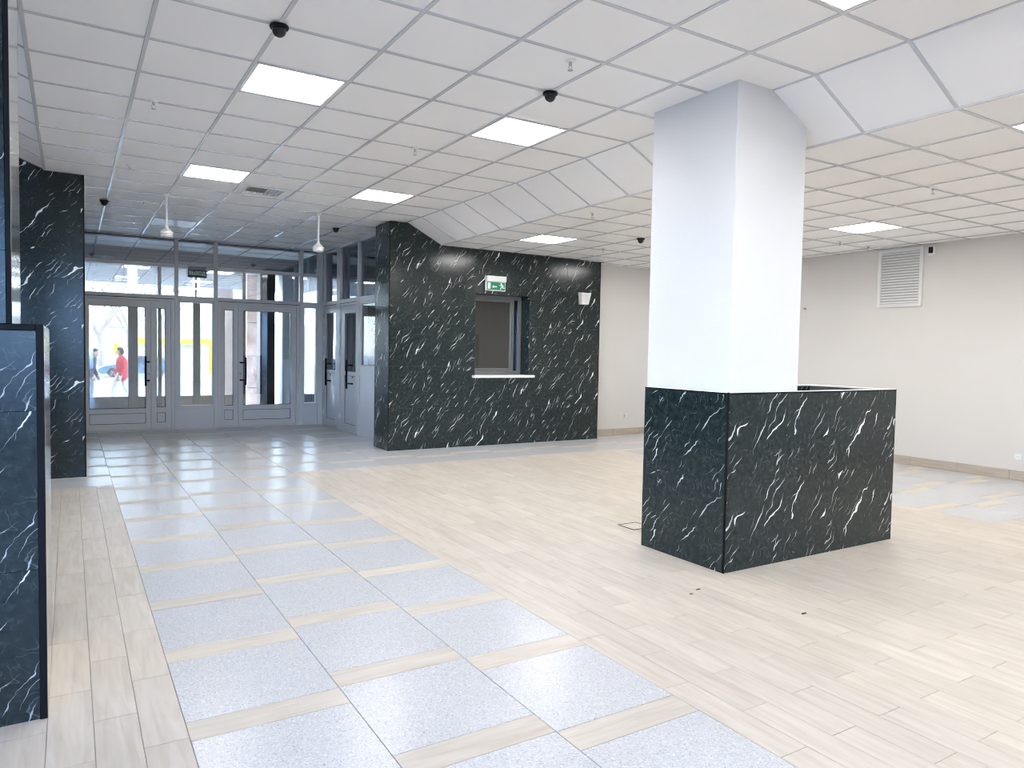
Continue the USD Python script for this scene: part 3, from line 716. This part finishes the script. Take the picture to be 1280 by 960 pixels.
for th, yy in ((d3, 13.345), (d4, 12.405)):
    for z in (.25, 1.25, 1.62, 1.95):
        part(th, 'hinge', cyl((SX-.036, yy-.012, z-.045), (SX-.036, yy-.012, z+.045), .012, n=12), 'white_plastic', smooth=40)
# room behind the side partition
part(thing('wall_side', 'dim grey wall of the room behind the side doors', 'wall', kind='structure'), 'wall_body', cat_([bx(6.0, 6.1, 10.9, OUT-.07, 0, 3.62), bx(6.11, RW, OUT, OUT+.2, -.02, 3.62)]), 'grey_plastic')
# sign over the middle
vs = thing('exit_word_sign', 'small dark green hanging sign with pale letters over the entrance', 'sign', (1.865, DW-.05, 2.67))
sx0, sx1, sz0, sz1 = 1.715, 2.015, 2.603, 2.738
part(vs, 'sign_plate', bx(sx0, sx1, DW-.066, DW-.048, sz0, sz1, .003), 'sign_dark')
part(vs, 'bracket', bx(sx0+.005, sx1-.005, DW-.062, DW-.036, sz1+.001, sz1+.05, .003), 'grey_plastic')
tm = meshkit.text_mesh('ВЫХОД', .062, .002, bold=True)
w_ = tm.bounds[1][0]-tm.bounds[0][0]; c_ = tm.bounds.mean(0)
tm.vertices[:, 0] = (tm.vertices[:, 0]-c_[0])*(.258/w_); tm.vertices[:, 1] -= c_[1]
part(vs, 'lettering', Frame(((sx0+sx1)/2, DW-.067, (sz0+sz1)/2), (1, 0, 0), (0, 0, 1), (0, -1, 0)).mesh(tm), 'sign_text', label='pale letters')

# ------------------------------------------------------------ outer door wall of the vestibule
ow = thing('outer_partition', 'outer glazed front of the vestibule with grey posts seen through the doors', 'partition', (.06, OUT, 0))
PO = Plane('x', OUT)
for a, b, zt in ((.06, .14, 2.95), (.945, 1.11, 2.36), (1.46, 1.52, 2.95), (2.09, 2.22, 2.36), (2.12, 2.16, 2.95), (3.03, 3.09, 2.95), (4.20, 4.26, 2.95), (4.60, 4.66, 2.95), (5.3, 5.36, 2.95)):
    part(ow, 'post', PO.box(a, b, -.05 if zt > 2.5 else -.06, .07, -.02, zt), 'dark_alu')
for a, b in ((.14, .945), (1.11, 1.46), (1.52, 2.09), (2.22, 3.03), (4.26, 4.60), (4.66, 5.3)):
    part(ow, 'kick_panel', PO.box(a, b, -.02, .05, -.02, .44), 'dark_alu')
    part(ow, 'pane', PO.box(a, b, .01, .02, .44, 2.95, 0), 'glass_outer')
part(ow, 'lintel', bx(.06, 6.1, OUT-.06, OUT+.25, 2.951, 3.62), 'grey_plastic')
part(ow, 'solid_bay', bx(3.36, 3.66, OUT-.12, OUT+.2, -.02, 2.95), 'black', label='black pier between the outer panes')
part(ow, 'solid_bay', bx(3.77, 4.20, OUT-.30, OUT+.1, -.02, 2.95), 'alu_panel', label='grey solid bay')

# ============================================================ CEILING FITTINGS
# LED panels
led0 = None
LED_LABEL = {
 ('U', 2, 4.799): 'large bright square LED panel nearest the viewer on the left, by the black dome camera', ('U', 5, 4.799): 'bright square LED panel between the left ones and the white column',
 ('U', 2, 7.814): 'bright LED panel beside the slotted air grille', ('U', 5, 7.814): 'bright LED panel just before the top corner of the marble booth',
 ('U', 2, 11.432): 'switched-off LED panel above the entrance doors, behind the hanging rod', ('U', 5, 1.784): 'bright LED panel cut by the top edge, above the white column',
 ('L', 1, 7.814): 'bright LED panel on the lower ceiling in front of the exit sign', ('L', 5, 4.799): 'bright LED panel on the lower ceiling before the wall grille',
 ('L', 1, 1.784): 'bright LED panel at the right edge of the picture on the lower ceiling'}
for kind, k, y in LEDS:
    if kind == 'U': x0, x1, z = UX[k], UX[k+1], CZ
    else: x0, x1, z = LX[k], LX[k]+.606, LZ
    c = ((x0+x1)/2, y+.3015, z)
    lab = LED_LABEL.get((kind, k, y)) or {('U', 2, 1.784): 'LED panel above the picture, nearest the left pillar', ('U', 2, -1.231): 'LED panel behind the viewer near the rear windows', ('U', 5, -1.231): 'LED panel behind the viewer on the upper ceiling, away from the windows',
        ('L', 1, 4.799): 'LED panel of the lower ceiling hidden behind the white column', ('L', 5, 1.784): 'LED panel of the lower ceiling beyond the right edge, near the long wall', ('L', 5, 7.814): 'LED panel of the lower ceiling hidden beyond the column, towards the short wall',
        ('L', 1, -1.231): 'LED panel behind the viewer on the lower ceiling, beside the sloped step', ('L', 5, -1.231): 'LED panel behind the viewer on the lower ceiling, by the long wall'}[kind, k, y]
    grp = None
    if led0 is None:
        lab0, grp0 = lab, grp
        led0 = thing('ceiling_light', lab, 'ceiling light', c, group=grp)
        h = .288
        led_frame = cat_([bx(c[0]-h, c[0]-h+.012, c[1]-h, c[1]+h, z+.002, z+.02, .001), bx(c[0]+h-.012, c[0]+h, c[1]-h, c[1]+h, z+.002, z+.02, .001),
             bx(c[0]-h+.012, c[0]+h-.012, c[1]-h, c[1]-h+.012, z+.002, z+.02, .001), bx(c[0]-h+.012, c[0]+h-.012, c[1]+h-.012, c[1]+h, z+.002, z+.02, .001)]); part(led0, 'frame', led_frame, 'white_plastic')
        led_parts = [('diffuser', bx(c[0]-h+.012, c[0]+h-.012, c[1]-h+.012, c[1]+h-.012, z+.006, z+.014))]; part(led0, 'diffuser', led_parts[0][1], 'led'); led_c = c
    elif y > 11:      # this one is switched off
        lo = thing('ceiling_light', lab, 'ceiling light', c)
        dz = np.array(c)-np.array(led_c)
        fr_ = led_parts[0][1].copy(); fr_.apply_translation(dz); part(lo, 'diffuser', fr_, 'led_off')
        f2 = led_frame.copy(); f2.apply_translation(dz); part(lo, 'frame', f2, 'white_plastic')
    else: copy_of(led0, c, lab, grp)
# dome cameras
def dome_cam(c, label):
    t = thing('dome_camera', label, 'camera', c)
    part(t, 'base_ring', lathe([(0, -.001), (.051, -.001), (.053, -.006), (.050, -.016), (.044, -.020), (0, -.020)], c), 'black', smooth=35)
    a = np.linspace(0, np.pi/2, 9)
    part(t, 'dome', lathe([(0, -.018)]+[(.040*math.cos(q), -.020-.044*math.sin(q)) for q in a], c), 'black_gloss', smooth=50)
    return t
dc = dome_cam((UX[2], CY[14]-.006, CZ), 'largest black dome camera, on the ceiling grid above the nearest LED panel')
for c, l in (((UX[5], CY[14]-.006, CZ), 'black dome camera on the ceiling grid left of the white column'),
             ((UX[1]-.02, 10.40, CZ), 'small black dome camera beside the marble wall end at the entrance'),
             ((UX[6]-.06, 10.62, CZ), 'small black dome camera left of the booth\'s top corner'),
             ((6.40, 7.26, LZ), 'small black dome camera on the lower ceiling just left of the white column')):
    copy_of(dc, c, l)
# sprinklers
def sprinkler(c, label):
    t = thing('sprinkler', label, 'sprinkler', c)
    part(t, 'escutcheon', lathe([(0, 0), (.036, 0), (.034, -.006), (.018, -.012), (0, -.012)], c, 20), 'white_plastic', smooth=40)
    part(t, 'nozzle', lathe([(0, -.010), (.011, -.010), (.011, -.026), (.006, -.034), (0, -.034)], c, 12), 'wheel', smooth=40)
    part(t, 'arm', cat_([cyl(np.array(c)+[.008, 0, -.024], np.array(c)+[.014, 0, -.045], .002, n=6), cyl(np.array(c)+[.014, 0, -.045], np.array(c)+[0, 0, -.062], .002, n=6),
                         cyl(np.array(c)+[-.008, 0, -.024], np.array(c)+[-.014, 0, -.045], .002, n=6), cyl(np.array(c)+[-.014, 0, -.045], np.array(c)+[0, 0, -.062], .002, n=6)]), 'wheel')
    part(t, 'deflector', lathe([(0, -.060), (.017, -.060), (.017, -.063), (0, -.063)], c, 14), 'wheel')
    return t
s0 = sprinkler((2.64, 3.682, CZ+.008), 'nearest white ceiling sprinkler, above the black dome by the column')
for c, l in (((.538, 5.989, CZ+.008), 'white sprinkler on the left ceiling panels left of the nearest LED panel'), ((.524, 8.274, CZ+.008), 'small white sprinkler above the marble wall end'),
             ((2.636, 6.016, CZ+.008), 'white sprinkler left of the middle LED panel'), ((.802, 10.2, CZ+.008), 'small sprinkler on the dim ceiling right of the entrance dome camera'),
             ((.802, 11.75, CZ+.008), 'small sprinkler left of the dim LED panel'), ((4.84, 6.282, LZ+.008), 'sprinkler just past the sloped ceiling step above the booth'),
             ((6.608, 8.303, LZ+.008), 'small sprinkler on the lower ceiling above the booth\'s far end'), ((6.525, 3.567, LZ+.008), 'white sprinkler on the lower ceiling right of the column'),
             ((8.594, 5.868, LZ+.008), 'small sprinkler beyond the lower LED panel before the grille'), ((9.248, 5.892, LZ+.008), 'small sprinkler on the lower ceiling next to the wall grille')):
    copy_of(s0, c, l)
# hanging rods with a bell-shaped hub
def rod(c, label):
    t = thing('ceiling_fan', label, 'fan', c)
    part(t, 'canopy', lathe([(0, 0), (.04, 0), (.036, -.02), (.014, -.03), (0, -.03)], c), 'white_plastic', smooth=40)
    part(t, 'downrod', cyl(np.array(c)+[0, 0, -.02], np.array(c)+[0, 0, -.40], .014), 'white_plastic', smooth=40)
    part(t, 'hub', lathe([(0, -.375), (.020, -.375), (.024, -.40), (.076, -.452), (.078, -.466), (.070, -.474), (.073, -.482), (.066, -.505), (.03, -.512), (0, -.512)], c, 28), 'white_plastic', smooth=35)
    return t
f0 = rod((2.828, 9.60, CZ), 'white rod with a bell-shaped hub hanging left of the marble booth')
copy_of(f0, (.986, 9.50, CZ), 'white rod with a bell-shaped hub hanging above the left entrance door')
# slotted air grille in the ceiling
gx0, gx1, gy0, gy1 = UX[3]+.09, UX[3]+.52, 8.50, 8.93
ag = thing('air_grille', 'square slotted air grille set in a ceiling panel', 'vent', ((gx0+gx1)/2, (gy0+gy1)/2, CZ))
zz = CZ+.004
part(ag, 'frame', cat_([bx(gx0, gx0+.02, gy0, gy1, zz, zz+.03, .002), bx(gx1-.02, gx1, gy0, gy1, zz, zz+.03, .002), bx(gx0, gx1, gy0, gy0+.02, zz, zz+.03, .002), bx(gx0, gx1, gy1-.02, gy1, zz, zz+.03, .002)]), 'white_plastic')
part(ag, 'back', bx(gx0, gx1, gy0, gy1, zz+.10, zz+.11), 'gasket')
n = 9
for k in range(n):
    x = gx0+.03+(gx1-gx0-.06)*(k+.5)/n
    s = -1 if k < n/2 else 1
    m = bx(-.010, .010, gy0+.02, gy1-.02, -.0015, .0015); m.apply_transform(trimesh.transformations.rotation_matrix(math.radians(42)*s, [0, 1, 0])); m.apply_translation([x, 0, zz+.012])
    part(ag, 'blade', m, 'white_plastic')

# ============================================================ ON THE RIGHT WALL
vy0, vy1, vz0, vz1 = 5.365, 5.985, 2.14, 2.935
vg = thing('wall_grille', 'large white louvred grille high on the right wall', 'vent', (RW, 5.67, 2.14))
fw_ = .045
part(vg, 'frame', cat_([bx(RW-.03, RW, vy0, vy0+fw_, vz0, vz1, .004), bx(RW-.03, RW, vy1-fw_, vy1, vz0, vz1, .004), bx(RW-.03, RW, vy0+fw_, vy1-fw_, vz0, vz0+fw_, .004), bx(RW-.03, RW, vy0+fw_, vy1-fw_, vz1-fw_, vz1, .004)]), 'white_plastic')
part(vg, 'back', bx(RW-.006, RW-.001, vy0+fw_, vy1-fw_, vz0+fw_, vz1-fw_), 'plenum')
n = 19
for k in range(n):
    z = vz0+fw_+(vz1-vz0-2*fw_)*(k+.5)/n
    m = bx(-.014, .014, vy0+fw_, vy1-fw_, -.0025, .0025, .001)
    m.apply_transform(trimesh.transformations.rotation_matrix(math.radians(-52), [0, 1, 0])); m.apply_translation([RW-.018, 0, z])
    part(vg, 'louvre', m, 'white_plastic')
se = thing('motion_sensor', 'small white wall sensor with a black lens beside the grille', 'sensor', (RW, 5.255, 2.88))
part(se, 'body', bx(RW-.045, RW, 5.215, 5.30, 2.80, 2.935, .010), 'white_plastic')
part(se, 'lens', bx(RW-.058, RW-.044, 5.228, 5.287, 2.825, 2.905, .010), 'black_gloss')
def socket(name, label, c, axis):
    t = thing(name, label, 'socket', c)
    x, y, z = c
    if axis == 'x':
        part(t, 'plate', bx(x-.012, x, y-.042, y+.042, z-.042, z+.042, .004), 'white_plastic')
        part(t, 'insert', cyl((x-.0165, y, z), (x-.011, y, z), .026), 'sill'); 
        for s in (-1, 1): part(t, 'pin_hole', cyl((x-.018, y+s*.010, z), (x-.0155, y+s*.010, z), .004, n=8), 'gasket')
    else:
        part(t, 'plate', bx(x-.042, x+.042, y-.012, y, z-.042, z+.042, .004), 'white_plastic')
        part(t, 'insert', cyl((x, y-.0165, z), (x, y-.011, z), .026), 'sill')
        for s in (-1, 1): part(t, 'pin_hole', cyl((x+s*.010, y-.018, z), (x+s*.010, y-.0155, z), .004, n=8), 'gasket')
socket('wall_socket', 'white wall socket above the skirting of the right wall', (RW, 4.139, .286), 'x')
socket('wall_socket', 'white wall socket on the short wall between booth and column', (8.391, BW, .338), 'y')
hk = thing('wall_hook', 'tiny grey hook on the right wall beside the white column', 'hook', (RW, 7.15, 2.17))
part(hk, 'plate', bx(RW-.006, RW, 7.125, 7.175, 2.13, 2.20, .002), 'wall')
part(hk, 'peg', cyl((RW-.04, 7.15, 2.18), (RW-.005, 7.15, 2.17), .012, n=10), 'grey_plastic')

# ============================================================ ON THE FLOOR
fh = thing('floor_box', 'thin brass-edged floor box lid behind the marble counter', 'floor box', (3.86, 4.50, 0))
l0, l1, m0, m1 = 3.90, 4.10, 4.42, 4.62
part(fh, 'lid', bx(l0+.012, l1-.012, m0+.012, m1-.012, .0008, .003), 'lid')
part(fh, 'rim', cat_([bx(l0, l1, m0, m0+.010, .0008, .004), bx(l0, l1, m1-.010, m1, .0008, .004), bx(l0, l0+.010, m0, m1, .0008, .004), bx(l1-.010, l1, m0, m1, .0008, .004)]), 'tape')
def scrap(label, x, y, s, seed):
    r = random.Random(seed); pts = [(x+s*math.cos(a)*r.uniform(.5, 1.2), y+s*math.sin(a)*r.uniform(.15, .4)) for a in np.linspace(0, 2*math.pi, 9)[:-1]]
    t = thing('floor_scrap', label, 'debris', (x, y, 0))
    part(t, 'flake', poly_slab(FLOOR, Polygon(pts).buffer(.001), .0008, .003)[0], 'tape')
scrap('dark dry scrap on the planks left of the counter\'s front corner', 3.269, 3.10, .022, 1)
scrap('tiny dark scrap on the planks next to the larger one before the counter', 3.167, 3.06, .014, 2)
scrap('thin dark scrap on the planks in front of the counter', 3.49, 2.518, .028, 3)

# ============================================================ OUTSIDE
part(thing('porch_roof', 'flat concrete porch roof over the entrance outside', 'roof', kind='structure'), 'roof_slab', bx(-3.5, 6.5, OUT+.26, 23.6, 3.2, 3.55), 'facade')
def gz(y): return -.236-.013*(y-16)
ground = thing('pavement', 'pale sunlit pavement and road in front of the entrance', 'pavement', kind='structure')
gv = [(-70, OUT+.41, gz(16)), (90, OUT+.41, gz(16)), (90, 150, gz(150)), (-70, 150, gz(150))]
gm = trimesh.Trimesh(gv + [(a, b, c-.4) for a, b, c in gv], [(0, 1, 2), (0, 2, 3), (4, 6, 5), (4, 7, 6), (0, 4, 5), (0, 5, 1), (2, 6, 7), (2, 7, 3), (1, 5, 6), (1, 6, 2), (0, 3, 7), (0, 7, 4)], process=False)
part(ground, 'surface', gm, 'asphalt')
gl = bx(-70, LWX-.21, -40, OUT+.4, -.6, -.25)
part(ground, 'surface', gl, 'asphalt')

# brown stone pier and the far house
gp = thing('stone_pier', 'brown stone-clad pier outside behind the middle door', 'pier', (3.9, 18.5, gz(18.5)))
for i in range(5):
    part(gp, 'stone_slab', bx(3.70, 4.25, 18.5, 19.1, gz(18.5)-.1+i*.8, gz(18.5)-.1+(i+1)*.8-.008, .01), 'granite')
gp2 = thing('stone_pier', 'second brown stone-clad pier outside, farther away behind the middle door', 'pier', (4.5, 26, gz(26)))
for i in range(5):
    part(gp2, 'stone_slab', bx(4.25, 4.75, 26, 26.6, gz(26)-.1+i*.82, gz(26)-.1+(i+1)*.82-.01, .01), 'granite')
# yellow shelter
ys_ = thing('yellow_shelter', 'yellow roadside shelter across the street seen through the doors', 'shelter', (6, 62, gz(62)))
g = gz(62)
for x in (4.3, 7.25, 9.6): part(ys_, 'post', bx(x-.13, x+.13, 61.8, 62.1, g, 1.6, .02), 'yellow')
part(ys_, 'roof_beam', bx(3.9, 10.2, 61.3, 63.4, 1.55, 1.98, .05), 'yellow')
part(ys_, 'rear_wall', bx(4.3, 9.6, 63.2, 63.3, g, 1.5), 'facade')
yb = thing('yellow_board', 'small yellow roadside board left of the red-jacketed person', 'board', (2.98, 62, gz(62)))
part(yb, 'board', bx(2.80, 3.16, 61.95, 62.05, .65, 1.52, .02), 'yellow')
part(yb, 'post', bx(2.95, 3.01, 61.97, 62.03, gz(62)-.05, .66), 'dark_alu')
# bare trees
def tree(name, label, x, y, h, seed):
    r = random.Random(seed); base = np.array([x, y, gz(y)-.1]); out = []
    def grow(p, d, L, rad, depth):
        q = p + d*L; out.append(cyl(p, q, rad, rad*.62, n=7))
        if depth == 0: return
        for _ in range(3 if depth > 1 else 2):
            nd = d + np.array([r.uniform(-.75, .75), r.uniform(-.6, .6), r.uniform(-.05, .45)]); nd /= np.linalg.norm(nd)
            grow(p+d*L*r.uniform(.6, 1.0), nd, L*r.uniform(.55, .75), rad*.55, depth-1)
    t = thing(name, label, 'tree', base)
    part(t, 'trunk', cyl(base, base+[0, 0, h*.32], h*.022, h*.017, n=9), 'bark', smooth=40)
    for k in range(4):
        d = np.array([r.uniform(-.6, .6), r.uniform(-.4, .4), 1.0]); d /= np.linalg.norm(d)
        grow(base+[0, 0, h*(.24+.03*k)], d, h*.28, h*.010, 3)
    part(t, 'branches', cat_(out), 'bark')
tree('bare_tree', 'bare leafless tree beyond the car, leftmost through the left door', 2.2, 70, 11, 1)
tree('bare_tree', 'bare leafless tree beyond the car, above the person in red', 4.6, 74, 12, 2)
tree('bare_tree', 'bare leafless tree beyond the yellow shelter', 8.4, 78, 12, 3)
# far low house
fhs = thing('far_house', 'long pale low house far across the street', 'building', (10, 90, gz(90)))
part(fhs, 'wall', bx(-20, 40, 90, 96, gz(90)-.2, 3.4), 'facade')
part(fhs, 'roof', trimesh.convex.convex_hull(np.array([(-20.5, 89.5, 3.4), (40.5, 89.5, 3.4), (-20.5, 96.5, 3.4), (40.5, 96.5, 3.4), (-18, 93, 4.4), (38, 93, 4.4)])), 'facade')
for k in range(14): part(fhs, 'window', bx(-17+k*4, -15.8+k*4, 89.94, 90.02, 1.2, 2.0), 'asphalt')

# parked car, side on
def car(x0, y0, label):
    g = gz(y0)+.0; L = 4.35
    t = thing('car', label, 'car', (x0+L/2, y0, g))
    S = lambda pts: [(x0+a, b) for a, b in pts]
    low = Polygon(S([(.03, .30), (.0, .52), (.10, .66), (.32, .74), (1.18, .90), (1.40, .93), (3.95, .95), (4.20, .90), (4.32, .72), (4.35, .42), (4.22, .28), (.25, .24)])).buffer(.03).buffer(-.03)
    for c in (.85, 3.50): low = low.difference(Point(x0+c, .30).buffer(.355, 24))
    def side(poly, ya, yb):
        m = extrude(poly, yb-ya); return Frame((0, yb, g), (1, 0, 0), (0, 0, 1), (0, -1, 0)).mesh(m)
    part(t, 'body', side(low, y0-.85, y0+.85), 'car')
    def roof(pts, ins0, ins1):
        P = []
        for a, z in pts:
            w = .80 - .16*(z-.9)/.55
            P += [(x0+a, y0-w, g+z), (x0+a, y0+w, g+z)]
        return trimesh.convex.convex_hull(np.array(P))
    part(t, 'cabin', roof([(1.25, .91), (1.95, 1.38), (2.25, 1.44), (3.45, 1.43), (3.95, 1.30), (4.24, .93)], 0, 0), 'car', smooth=30)
    for name, pts in (('side_window', [(1.62, .97), (2.08, 1.34), (2.62, 1.37), (2.66, .97)]), ('side_window', [(2.74, .97), (2.70, 1.37), (3.42, 1.36), (3.62, .98)]), ('side_window', [(3.70, .99), (3.50, 1.35), (3.74, 1.30), (3.98, 1.0)])):
        for s in (-1, 1):
            P = []
            for a, z in pts:
                w = .80 - .16*(z-.9)/.55
                P += [(x0+a, y0+s*(w+.006), g+z), (x0+a, y0+s*(w-.05), g+z)]
            part(t, name, trimesh.convex.convex_hull(np.array(P)), 'car_glass')
    for c in (.85, 3.50):
        for s in (-1, 1):
            yy = y0+s*.72
            w = part(t, 'wheel', cyl((x0+c, yy-.11, g+.315), (x0+c, yy+.11, g+.315), .315, n=28), 'tyre', smooth=40)
            part(w, 'rim', cat_([cyl((x0+c, yy+s*.10, g+.315), (x0+c, yy+s*.118, g+.315), .08, n=16)] + [cyl((x0+c, yy+s*.112, g+.315), (x0+c+.19*math.cos(a), yy+s*.112, g+.315+.19*math.sin(a)), .035, .028, n=8) for a in np.arange(5)*2*math.pi/5]), 'wheel')
    for s in (-1, 1):
        part(t, 'headlamp', bx(x0+.02, x0+.30, y0+s*.70-.12, y0+s*.70+.12, g+.58, g+.70, .02), 'lamp_clear')
        part(t, 'tail_lamp', bx(x0+4.16, x0+4.30, y0+s*.74-.10, y0+s*.74+.10, g+.66, g+.90, .02), 'lamp_red')
        part(t, 'mirror', bx(x0+1.60, x0+1.74, y0+s*.92-.07, y0+s*.92+.07, g+.92, g+1.05, .02), 'car')
        for a in (.98, 2.0, 2.92): part(t, 'door_seam', bx(x0+a+.55, x0+a+.57, y0+s*.852-.004, y0+s*.852+.004, g+.34, g+.92), 'gasket')
        for a in (2.35, 3.25): part(t, 'door_handle', bx(x0+a, x0+a+.16, y0+s*.86-.012, y0+s*.86+.012, g+.80, g+.83, .005), 'car')
car(1.58, 55, 'grey-blue car parked side-on across the forecourt')

# people: one smooth body each, clothes and hair as separate parts
def balls(c, r, n=1):
    s = trimesh.creation.icosphere(n, r); return s.vertices+np.array(c)
def limb(*pr):
    """Hulls of neighbouring balls (point, radius), as one solid."""
    out = []
    for (p, a), (q, b) in zip(pr[:-1], pr[1:]): out.append(mf.Manifold.hull_points(np.vstack([balls(p, a, 2), balls(q, b, 2)])))
    return mf.Manifold.batch_boolean(out, mf.OpType.Add)
def smooth_mesh(parts, ref=.022, it=8):
    m = mf.Manifold.batch_boolean(parts, mf.OpType.Add).refine_to_length(ref).to_mesh()
    tmm = trimesh.Trimesh(m.vert_properties[:, :3], m.tri_verts); trimesh.smoothing.filter_taubin(tmm, iterations=it); return tmm
def person(loc, label, H, facing, J, coat, trousers, boots, hood=None):
    """J: joints for a figure of 1.72 m, x forward, y left, z up."""
    c, s = math.cos(facing), math.sin(facing); k = H/1.72
    T = lambda p: (loc[0]+k*(c*p[0]-s*p[1]), loc[1]+k*(s*p[0]+c*p[1]), loc[2]+k*p[2])
    B = lambda name, r: (T(J[name]), r*k)
    t = thing('person', label, 'person', loc)
    V = lambda p: np.array(p, float)
    head = V(J['head'])
    hf = lambda dx, dy, dz: T(head+V((dx, dy, dz)))
    # body: head with features, neck, torso, arms with hands, legs and feet
    hd = [mf.Manifold.hull_points(np.vstack([balls(hf(0, 0, .03), .092*k, 2), balls(hf(.015, 0, -.05), .068*k, 2), balls(hf(-.02, 0, .04), .09*k, 2), balls(hf(.04, 0, -.085), .04*k, 2)])),
          mf.Manifold.hull_points(np.vstack([balls(hf(.10, 0, .0), .012*k), balls(hf(.118, 0, -.025), .014*k), balls(hf(.085, 0, -.03), .02*k)])),
          mf.Manifold.hull_points(np.vstack([balls(hf(.092, .02, -.062), .008*k), balls(hf(.092, -.02, -.062), .008*k)]))]
    for sd in (-1, 1): hd.append(mf.Manifold.hull_points(np.vstack([balls(hf(0, sd*.088, .02), .018*k), balls(hf(-.005, sd*.086, -.02), .014*k)])))
    bd = hd + [limb((T(head+V((-.015, 0, -.06))), .055*k), B('neck', .058)),
               limb(B('neck', .06), B('chest', .125), B('belly', .12), B('hip', .13))]
    for sd in 'lr':
        bd += [limb(B('neck', .05), B('sh_'+sd, .062), B('el_'+sd, .046), B('wr_'+sd, .031)), limb(B('hip', .11), B('th_'+sd, .088), B('kn_'+sd, .056), B('an_'+sd, .040)), limb(B('an_'+sd, .040), B('toe_'+sd, .034))]
        w = V(J['wr_'+sd]); d = w-V(J['el_'+sd]); d /= np.linalg.norm(d); side = V((0, 1 if sd == 'r' else -1, 0)); fwd = np.cross(side, d); fwd /= np.linalg.norm(fwd)+1e-9
        bd.append(limb((T(w), .03*k), (T(w+d*.07), .036*k)))
        for i, ln in enumerate((.066, .076, .070, .055)):
            o = w+d*.085+fwd*(.030-.020*i); bd.append(limb((T(o), .0095*k), (T(o+d*ln*.55+side*.006), .009*k), (T(o+d*ln+side*.022), .008*k)))
        o = w+d*.035+fwd*.030; bd.append(limb((T(o), .012*k), (T(o+fwd*.030+d*.035), .0095*k), (T(o+fwd*.034+d*.062), .0085*k)))
    part(t, 'body', smooth_mesh(bd, .016, 4), 'skin', smooth=True)
    ct = [limb(B('neck', .075), B('chest', .16), B('belly', .155), B('hip', .165), (T(V(J['hip'])+V((0, 0, -.10))), .17*k))]
    for sd in 'lr':
        w, e = V(J['wr_'+sd]), V(J['el_'+sd]); ct += [limb(B('neck', .07), B('sh_'+sd, .085), B('el_'+sd, .066), (T(e+(w-e)*.93), .048*k))]
    part(t, 'jacket', smooth_mesh(ct), coat, smooth=True)
    tr = []
    for sd in 'lr':
        a, kk = V(J['an_'+sd]), V(J['kn_'+sd]); tr += [limb(B('hip', .135), B('th_'+sd, .108), B('kn_'+sd, .078), (T(kk+(a-kk)*.9), .064*k))]
    part(t, 'trousers', smooth_mesh(tr), trousers, smooth=True)
    for sd in 'lr':
        a, kk = V(J['an_'+sd]), V(J['kn_'+sd])
        part(t, 'boot', smooth_mesh([limb((T(a+(kk-a)*.8), .074*k), B('an_'+sd, .056)), limb(B('an_'+sd, .054), B('toe_'+sd, .044))], .02, 4), boots, smooth=True)
    hr = mf.Manifold.hull_points(np.vstack([balls(hf(-.012, 0, .045), .098*k, 2), balls(hf(-.05, 0, -.02), .075*k, 2)]))
    part(t, 'hair', smooth_mesh([hr], .02, 3), hood or 'hair', smooth=True, label='dark hooded head' if hood else None)
walk = dict(head=(.05, 0, 1.59), neck=(.01, 0, 1.43), chest=(0, 0, 1.27), belly=(0, 0, 1.10), hip=(0, 0, .95),
            sh_l=(.0, .19, 1.38), el_l=(-.10, .24, 1.12), wr_l=(.02, .25, .89), sh_r=(.0, -.19, 1.38), el_r=(.06, -.24, 1.12), wr_r=(.22, -.22, .96),
            th_l=(.04, .09, .87), kn_l=(.20, .09, .49), an_l=(.24, .09, .09), toe_l=(.40, .10, .045), th_r=(-.02, -.09, .87), kn_r=(-.08, -.09, .47), an_r=(-.30, -.09, .12), toe_r=(-.16, -.10, .045))
stoop = dict(head=(.20, 0, 1.52), neck=(.12, 0, 1.38), chest=(.07, 0, 1.25), belly=(.02, 0, 1.09), hip=(-.02, 0, .95),
            sh_l=(.09, .20, 1.33), el_l=(.06, .27, 1.05), wr_l=(.17, .20, .85), sh_r=(.09, -.20, 1.33), el_r=(.06, -.27, 1.05), wr_r=(.17, -.20, .85),
            th_l=(0, .10, .87), kn_l=(.03, .12, .48), an_l=(0, .13, .085), toe_l=(.16, .16, .045), th_r=(0, -.10, .87), kn_r=(.02, -.12, .48), an_r=(-.02, -.13, .085), toe_r=(.14, -.16, .045))
person((1.33, 24.8, gz(24.8)), 'person in a red jacket and pale trousers walking outside the left door', 1.70, math.pi*.95, walk, 'coat_red', 'trouser_pale', 'boot')
person((.44, 24.4, gz(24.4)), 'person in a dark hooded coat standing outside at the left door\'s edge', 1.72, -.35, stoop, 'coat_dark', 'trouser_grey', 'boot', hood='coat_dark')
